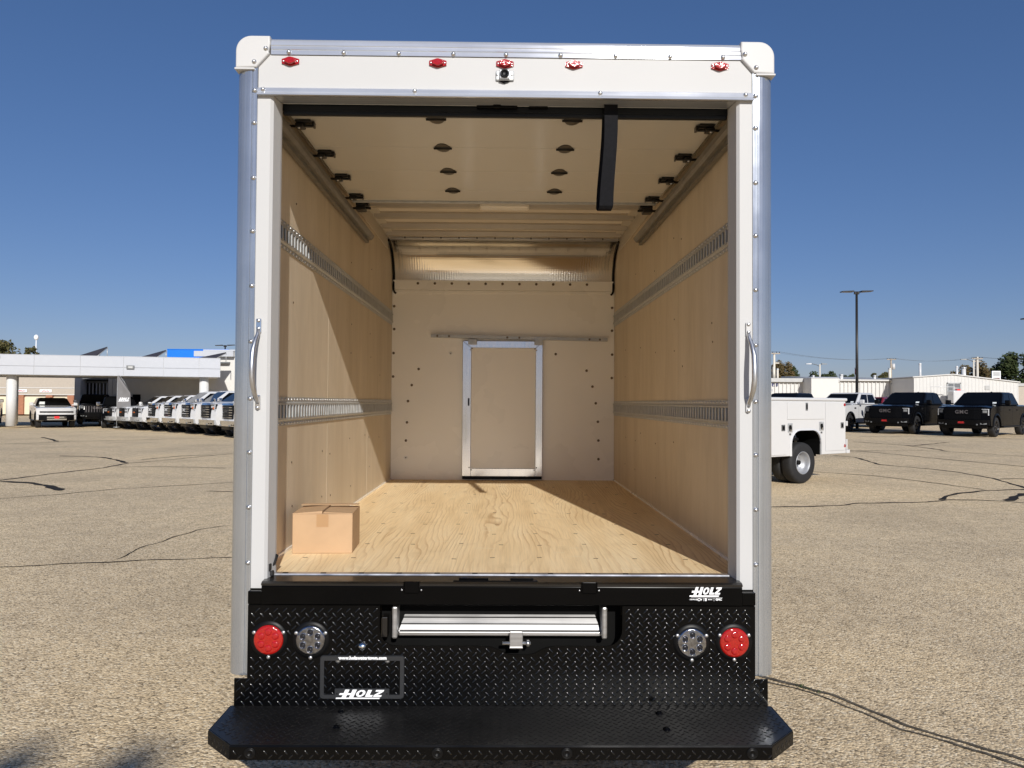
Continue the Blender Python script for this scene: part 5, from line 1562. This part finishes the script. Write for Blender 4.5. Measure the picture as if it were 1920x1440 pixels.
# white tank beside the doorway
TK = thing('storage_tank', 'white boxy storage tank with pipework in front of the warehouse doorway', 'tank', (37.0, 60.9, GZ))
MB().box(.55, 1.60, 0, .9, .25, 2.55, .12, 4).build('tank_body', 'car_white', TK)
MB().box(.6, .7, .05, .15, 0, .25).box(1.45, 1.55, .05, .15, 0, .25).box(.6, .7, .75, .85, 0, .25).box(1.45, 1.55, .75, .85, 0, .25).build('tank_legs', 'galv', TK)
m = MB().tube([(-1.1, .4, 2.2), (-1.1, .4, 2.85), (.9, .4, 2.85), (.9, .4, 2.56)], .03, 8).tube([(.75, .4, 2.56), (.75, .4, 2.75), (1.3, .4, 2.75)], .03, 8).cyl((-1.1, .4, 0), (-1.1, .4, 2.2), .03, n=8); m.build('pipework', 'car_white', TK)
MB().box(1.05, 1.35, .3, .6, 2.552, 2.66, .02).build('hatch', 'plate_red', TK)
sbd = thing('block_building', 'tan block building at the right picture edge beyond the warehouse', 'building', (56.7, 81.3, .2))
MB().box(0, 18, 0, 9, 0, 3.5).build('wall', 'tan', sbd); MB().box(-.1, 18.1, -.1, 9.1, 3.502, 3.82).build('roof_edge', 'roof_grey', sbd)

# vents and stacks on the roofs
VT = [(25.47, 68.2, 3.90, 4.75, .10, 'pipe', 'short white roof stack at the left end of the sheds'), (30.83, 66.9, 3.86, 4.22, .16, 'drum', 'squat white drum vent left of the light pole'),
      (33.65, 70.0, 4.02, 5.20, .17, 'finial', 'red and white banded stack right of the light pole'), (35.81, 68.0, 3.95, 4.86, .12, 'pipe', 'brown topped roof stack beside the utility pole'),
      (37.88, 66.6, 3.95, 5.25, .11, 'tall', 'tall thin white flue in the middle of the sheds'), (40.41, 65.2, 3.90, 4.93, .10, 'tall', 'thin white flue on the warehouse roof, left of the wider one'),
      (41.02, 65.2, 3.85, 4.85, .18, 'cap', 'wider white flue with a cap on the warehouse roof'), (28.5, 67.5, 3.86, 4.12, .12, 'drum', 'small white cap vent above the plain bump-out'), (34.6, 68.4, 4.0, 4.2, .12, 'drum', 'small white cap vent beside the banded stack')]
for x, y, z0, z1, r, kind, lab in VT:
    v = thing('roof_vent', lab, 'vent', (x, y, z0), 0, 'vents and flues on the shed roofs')
    h = z1-z0
    if kind == 'finial':
        MB().cyl((0, 0, -.4), (0, 0, h*.35), r*1.3, r*.9, 12).build('base', 'car_white', v)
        MB().cyl((0, 0, h*.35), (0, 0, h*.8), r, r*.9, 12).build('band', 'car_red', v)
        MB().lathe([(r*.9, h*.8), (r*1.2, h*.83), (r*.8, h*.9), (.03, h*.95), (.02, h*1.15), (0, h*1.15)], (0, 0, 0), (0, 0, 1), 12).build('cowl', 'galv', v)
    else:
        MB().cyl((0, 0, -.4), (0, 0, h), r, r, 12).build('pipe', 'car_white' if kind != 'pipe' else 'concrete_pole', v)
        cw = 1.35 if kind in ('cap', 'drum') else 1.2
        MB().lathe([(r*cw, h-.02), (r*cw, h+.06), (r*.6, h+.12), (0, h+.13)], (0, 0, 0), (0, 0, 1), 12).build('cowl', 'galv' if kind != 'tall' else 'car_white', v)

# ================================================================== poles and lights
def area_light(x, y, z0, H, ang, label, heads=((-.22, -.86), (.22, .86)), tilt=.03, hw=.17, back=False):
    t = thing('area_light', label, 'light pole', (x, y, z0), ang, 'parking lot light poles')
    MB().box(-.12, .12, -.12, .12, .0, .04, .01).cyl((0, 0, .04), (0, 0, H), .085, .062, 12).build('pole', 'bronze', t)
    MB().box(-.14, .14, -.05, .05, H-.14, H+.02, .02).build('bracket', 'bronze', t)
    for a, b in heads:
        s = 1 if b > 0 else -1
        MB().hexa([(a, -hw, H-.03), (b, -hw, H-.01+tilt*s), (b, hw, H-.01+tilt*s), (a, hw, H-.03), (a, -hw, H+.05), (b, -hw, H+.04+tilt*s), (b, hw, H+.04+tilt*s), (a, hw, H+.05)]).build('lamp_head', 'bronze', t)
    return t
area_light(19.25, 38.75, gz(19, 38), 7.45, .05, 'dark slender light pole with two flat heads, standing behind the pickups on the right')
area_light(23.72, 30.7, gz(23, 31), 5.15, .05, 'light pole at the right picture edge, only the end of its flat head in view')
area_light(-25.1, 67.3, 0, 6.55, .03, 'small distant light pole rising above the white showroom on the left')
# twin-headed pole behind the photographer, its heads throw the two soft shadows at the lower left
bl = thing('area_light', 'parking lot light pole with two parallel heads, behind the viewer', 'light pole', (2.26, -21.0, 0), 0, 'parking lot light poles')
MB().cyl((0, 0, 0), (0, 0, 11.0), .09, .05, 12).build('pole', 'bronze', bl)
MB().box(-.34, .34, -.04, .04, 10.94, 11.0).build('bracket', 'bronze', bl)
for x in (-.25, .25):
    MB().box(x-.12, x+.12, .04, .62, 10.96, 11.04, .02).build('lamp_head', 'bronze', bl)

def utility_pole(x, y, z0, H, arms, label, mat='wood_pole', extra=None):
    t = thing('utility_pole', label, 'pole', (x, y, z0), 0, 'utility poles beyond the sheds')
    MB().cyl((0, 0, 0), (0, 0, H), .16, .11, 10).build('pole', mat, t)
    for z, w in arms:
        a = MB().box(-w, w, -.17, -.09, z-.06, z+.06).build('crossarm', 'wood_pole', t)
        for k in (-1, -.4, .4, 1):
            MB().cyl((k*w*.93, -.13, z+.06), (k*w*.93, -.13, z+.20), .035, n=6).build('insulator', 'bronze', a)
    return t
u1 = utility_pole(28.13, 76.6, 0, 6.85, ((6.78, .55),), 'pale utility pole closest to the box truck post', 'concrete_pole')
MB().cyl((-.12, -.25, 4.2), (-.12, -.25, 5.4), .14, n=10).build('pole_sleeve', 'concrete_pole', u1)
MB().box(.1, .5, -.1, .1, 5.75, 5.85).build('bracket_arm', 'concrete_pole', u1)
u2 = utility_pole(55.3, 106.2, 0, 8.15, ((8.0, .65),), 'wooden utility pole with a white transformer can, above the middle of the sheds')
MB().cyl((.35, 0, 6.6), (.35, 0, 7.4), .22, n=12).build('transformer', 'car_white', u2)
u3 = utility_pole(61.5, 96.2, 0, 7.85, ((7.6, .6),), 'pale utility pole with a crossarm in front of the rust coloured trees', 'concrete_pole')
u4 = utility_pole(66.2, 104.0, 0, 8.3, ((8.1, .75), (7.7, .6)), 'grey wooden utility pole just right of the pale one', 'wood_pole')
def street_light(x, y, H, armx, label, headlen=.55, back=None):
    t = thing('street_light', label, 'street light', (x, y, 0), 0, 'street lights beyond the sheds')
    MB().cyl((0, 0, 0), (0, 0, H), .12, .08, 10).build('pole', 'concrete_pole', t)
    for ax in armx:
        MB().tube([(0, 0, H-.25), (ax*.35, 0, H-.05), (ax*.75, 0, H+.05), (ax, 0, H+.04)], .04, 7).build('arm', 'galv_dark', t)
        s = 1 if ax > 0 else -1
        MB().hexa([(ax-s*.1, -.12, H-.02), (ax+s*headlen, -.09, H-.0), (ax+s*headlen, .09, H), (ax-s*.1, .12, H-.02), (ax-s*.1, -.10, H+.12), (ax+s*headlen, -.06, H+.08), (ax+s*headlen, .06, H+.08), (ax-s*.1, .10, H+.12)]).build('lamp_head', 'car_white' if ax < -1 else 'galv_dark', t)
    return t
street_light(36.97, 86.5, 6.22, (.30, -1.1), 'street light with one short and one long arm, left of the light pole')
street_light(54.9, 86.3, 6.85, (-1.0,), 'street light with a pale head in front of the rust coloured trees')
# overhead wires
def wire(a, b, sag, label):
    P = [(a[0]+(b[0]-a[0])*t, a[1]+(b[1]-a[1])*t, a[2]+(b[2]-a[2])*t-sag*4*t*(1-t)) for t in [i/14 for i in range(15)]]
    return P
w = thing('power_line', 'thin overhead wires strung between the utility poles on the right', 'wire', (28.13, 76.6, 0))
for k, dz in ((-.5, 0), (.2, 0), (.5, 0)):
    for a, b in (((28.13+k, 76.5, 6.98), (55.3+k, 106.1, 8.2)), ((55.3+k, 106.1, 8.2), (66.2+k, 103.9, 8.3)), ((66.2+k, 103.9, 8.3), (96, 108, 8.4)), ((28.13+k, 76.5, 6.98), (2, 70, 7))):
        P = wire(a, b, .5, '')
        MB().tube([(x-28.13, y-76.6, z) for x, y, z in P], .008, 5).build('cable', 'wire', w)
py = thing('pylon_sign', 'white framed roadside sign with grey and red boards, left of the dark tree', 'sign', (60.2, 91.2, 0))
MB().box(0, .10, 0, .15, 0, 5.8).box(.95, 1.05, 0, .15, 0, 5.8).box(.10, .95, 0, .15, 5.68, 5.8).build('frame', 'letter', py)
MB().box(.11, .94, .02, .12, 5.28, 5.67).build('board', 'roof_grey', py); MB().box(.11, .94, .02, .12, 4.92, 5.25).build('board', 'grey_wall', py); MB().box(.11, .94, .02, .12, 4.45, 4.89).build('board', 'car_red', py)
mast = thing('radio_mast', 'thin pale mast standing far away above the canopy on the left', 'mast', (-120.6, 198.3, 0))
MB().cyl((0, 0, 0), (0, 0, 17.2), .25, .10, 8).build('mast_tube', 'letter', mast); MB().sphere((0, 0, 17.6), .55, 1, 1, 1.3).build('mast_head', 'letter', mast)

# ================================================================== trees
def tree(x, y, H, rx, label, mat, n=1500, leaf_s=.42, seed=1, z0=0, cz=.58, clumps=None):
    n = int(n*2.6) if cz < .7 else n; leaf_s *= 1.15
    R = random.Random(seed)
    t = thing('tree', label, 'tree', (x, y, z0), 0, 'trees beyond the buildings')
    tm = MB().tube([(0, 0, 0), (.05, 0, H*.25), (-.05, .1, H*.5), (.1, 0, H*.8)], [H*.035, H*.028, H*.018, H*.006], 8)
    for k in range(6):
        a = R.uniform(0, 2*PI); h = H*R.uniform(.3, .6)
        tm.tube([(0, 0, h), (math.cos(a)*rx*.4, math.sin(a)*rx*.4, h+H*.12), (math.cos(a)*rx*.7, math.sin(a)*rx*.7, h+H*.25)], [H*.012, H*.008, H*.003], 5)
    tm.build('trunk', 'bark', t)
    m = MB()
    cl = []
    for k in range(clumps or 26):
        a = R.uniform(0, 2*PI); rr_ = rx*math.sqrt(R.random())*.80
        zz = R.uniform(-1, 1)
        rr_ *= math.sqrt(max(.05, 1-zz*zz*.8))
        cl.append((math.cos(a)*rr_, math.sin(a)*rr_, H*cz+zz*max(.3, H*(1-cz)-rx*.36)*.95, rx*R.uniform(.22, .40)))
    bm = m.bm
    for i in range(n):
        cx, cy, c_z, cr = R.choice(cl)
        d = Vector((R.gauss(0, 1), R.gauss(0, 1), R.gauss(0, 1))); d.normalize()
        p = Vector((cx, cy, c_z))+d*cr*(R.random()**.45)*Vector((1, 1, .85)).length/1.65
        u = Vector((R.gauss(0, 1), R.gauss(0, 1), R.gauss(0, 1))).normalized(); v = u.orthogonal().normalized()
        s = leaf_s*R.uniform(.5, 1.1)
        q = [p+u*s*.6, p+v*s*.35, p-u*s*.6, p-v*s*.35]
        bm.faces.new([bm.verts.new(c) for c in q])
    m.build('crown', mat, t)
    return t
tree(43.2, 117, 8.9, 2.6, 'rust and olive tree beside the post, above the left end of the sheds', 'leaf_rust', 2200, .34, 3)
tree(45.3, 118, 7.9, 1.5, 'small dark green tree just right of the rust tree', 'leaf_dark', 1300, .30, 4)
tree(56.4, 136, 7.8, 2.2, 'dark tree behind the street light, left one of the pair', 'leaf_dark', 1500, .38, 5)
tree(59.6, 137, 7.9, 2.0, 'dark tree behind the street light, right one of the pair', 'leaf_dark', 1500, .38, 6)
tree(64.5, 146, 7.6, 2.3, 'low olive tree between the street light and the light pole', 'leaf_olive', 1400, .40, 7)
tree(67.6, 147, 7.8, 2.0, 'low dark tree immediately left of the light pole', 'leaf_dark', 1200, .40, 8)
tree(72.6, 146, 8.2, 2.2, 'olive tree left of the wooden utility pole', 'leaf_olive', 1600, .40, 9)
tree(75.0, 147, 8.6, 2.2, 'olive tree behind the wooden utility pole', 'leaf_olive', 1600, .40, 10)
tree(81.0, 150, 7.0, 2.4, 'low dark tree between the flue and the warehouse ridge', 'leaf_dark', 1000, .40, 11)
tree(71.2, 116, 8.1, 2.2, 'rust tinted tree behind the pale street light head', 'leaf_rust', 1800, .36, 12)
tree(73.9, 117, 8.9, 2.7, 'tallest rust tinted tree behind the pale utility pole', 'leaf_rust', 2400, .36, 13)
tree(77.0, 118, 7.9, 2.0, 'olive tree behind the pylon sign', 'leaf_olive', 1500, .36, 14)
tree(67.1, 97, 9.3, 3.0, 'big dark green tree at the right picture edge', 'leaf_dark', 3600, .34, 15)
tree(72.5, 98, 9.0, 3.2, 'dark green tree mostly outside the right picture edge', 'leaf_dark', 2000, .36, 16)
tree(-71.2, 108, 10.6, 2.3, 'sparse leafy tree top at the left picture edge above the canopy', 'leaf_olive', 1300, .34, 17, cz=.80)
tree(-67.0, 107.8, 9.3, 1.0, 'small leafy tree top just above the canopy, below the mast', 'leaf_olive', 600, .28, 18, cz=.86)
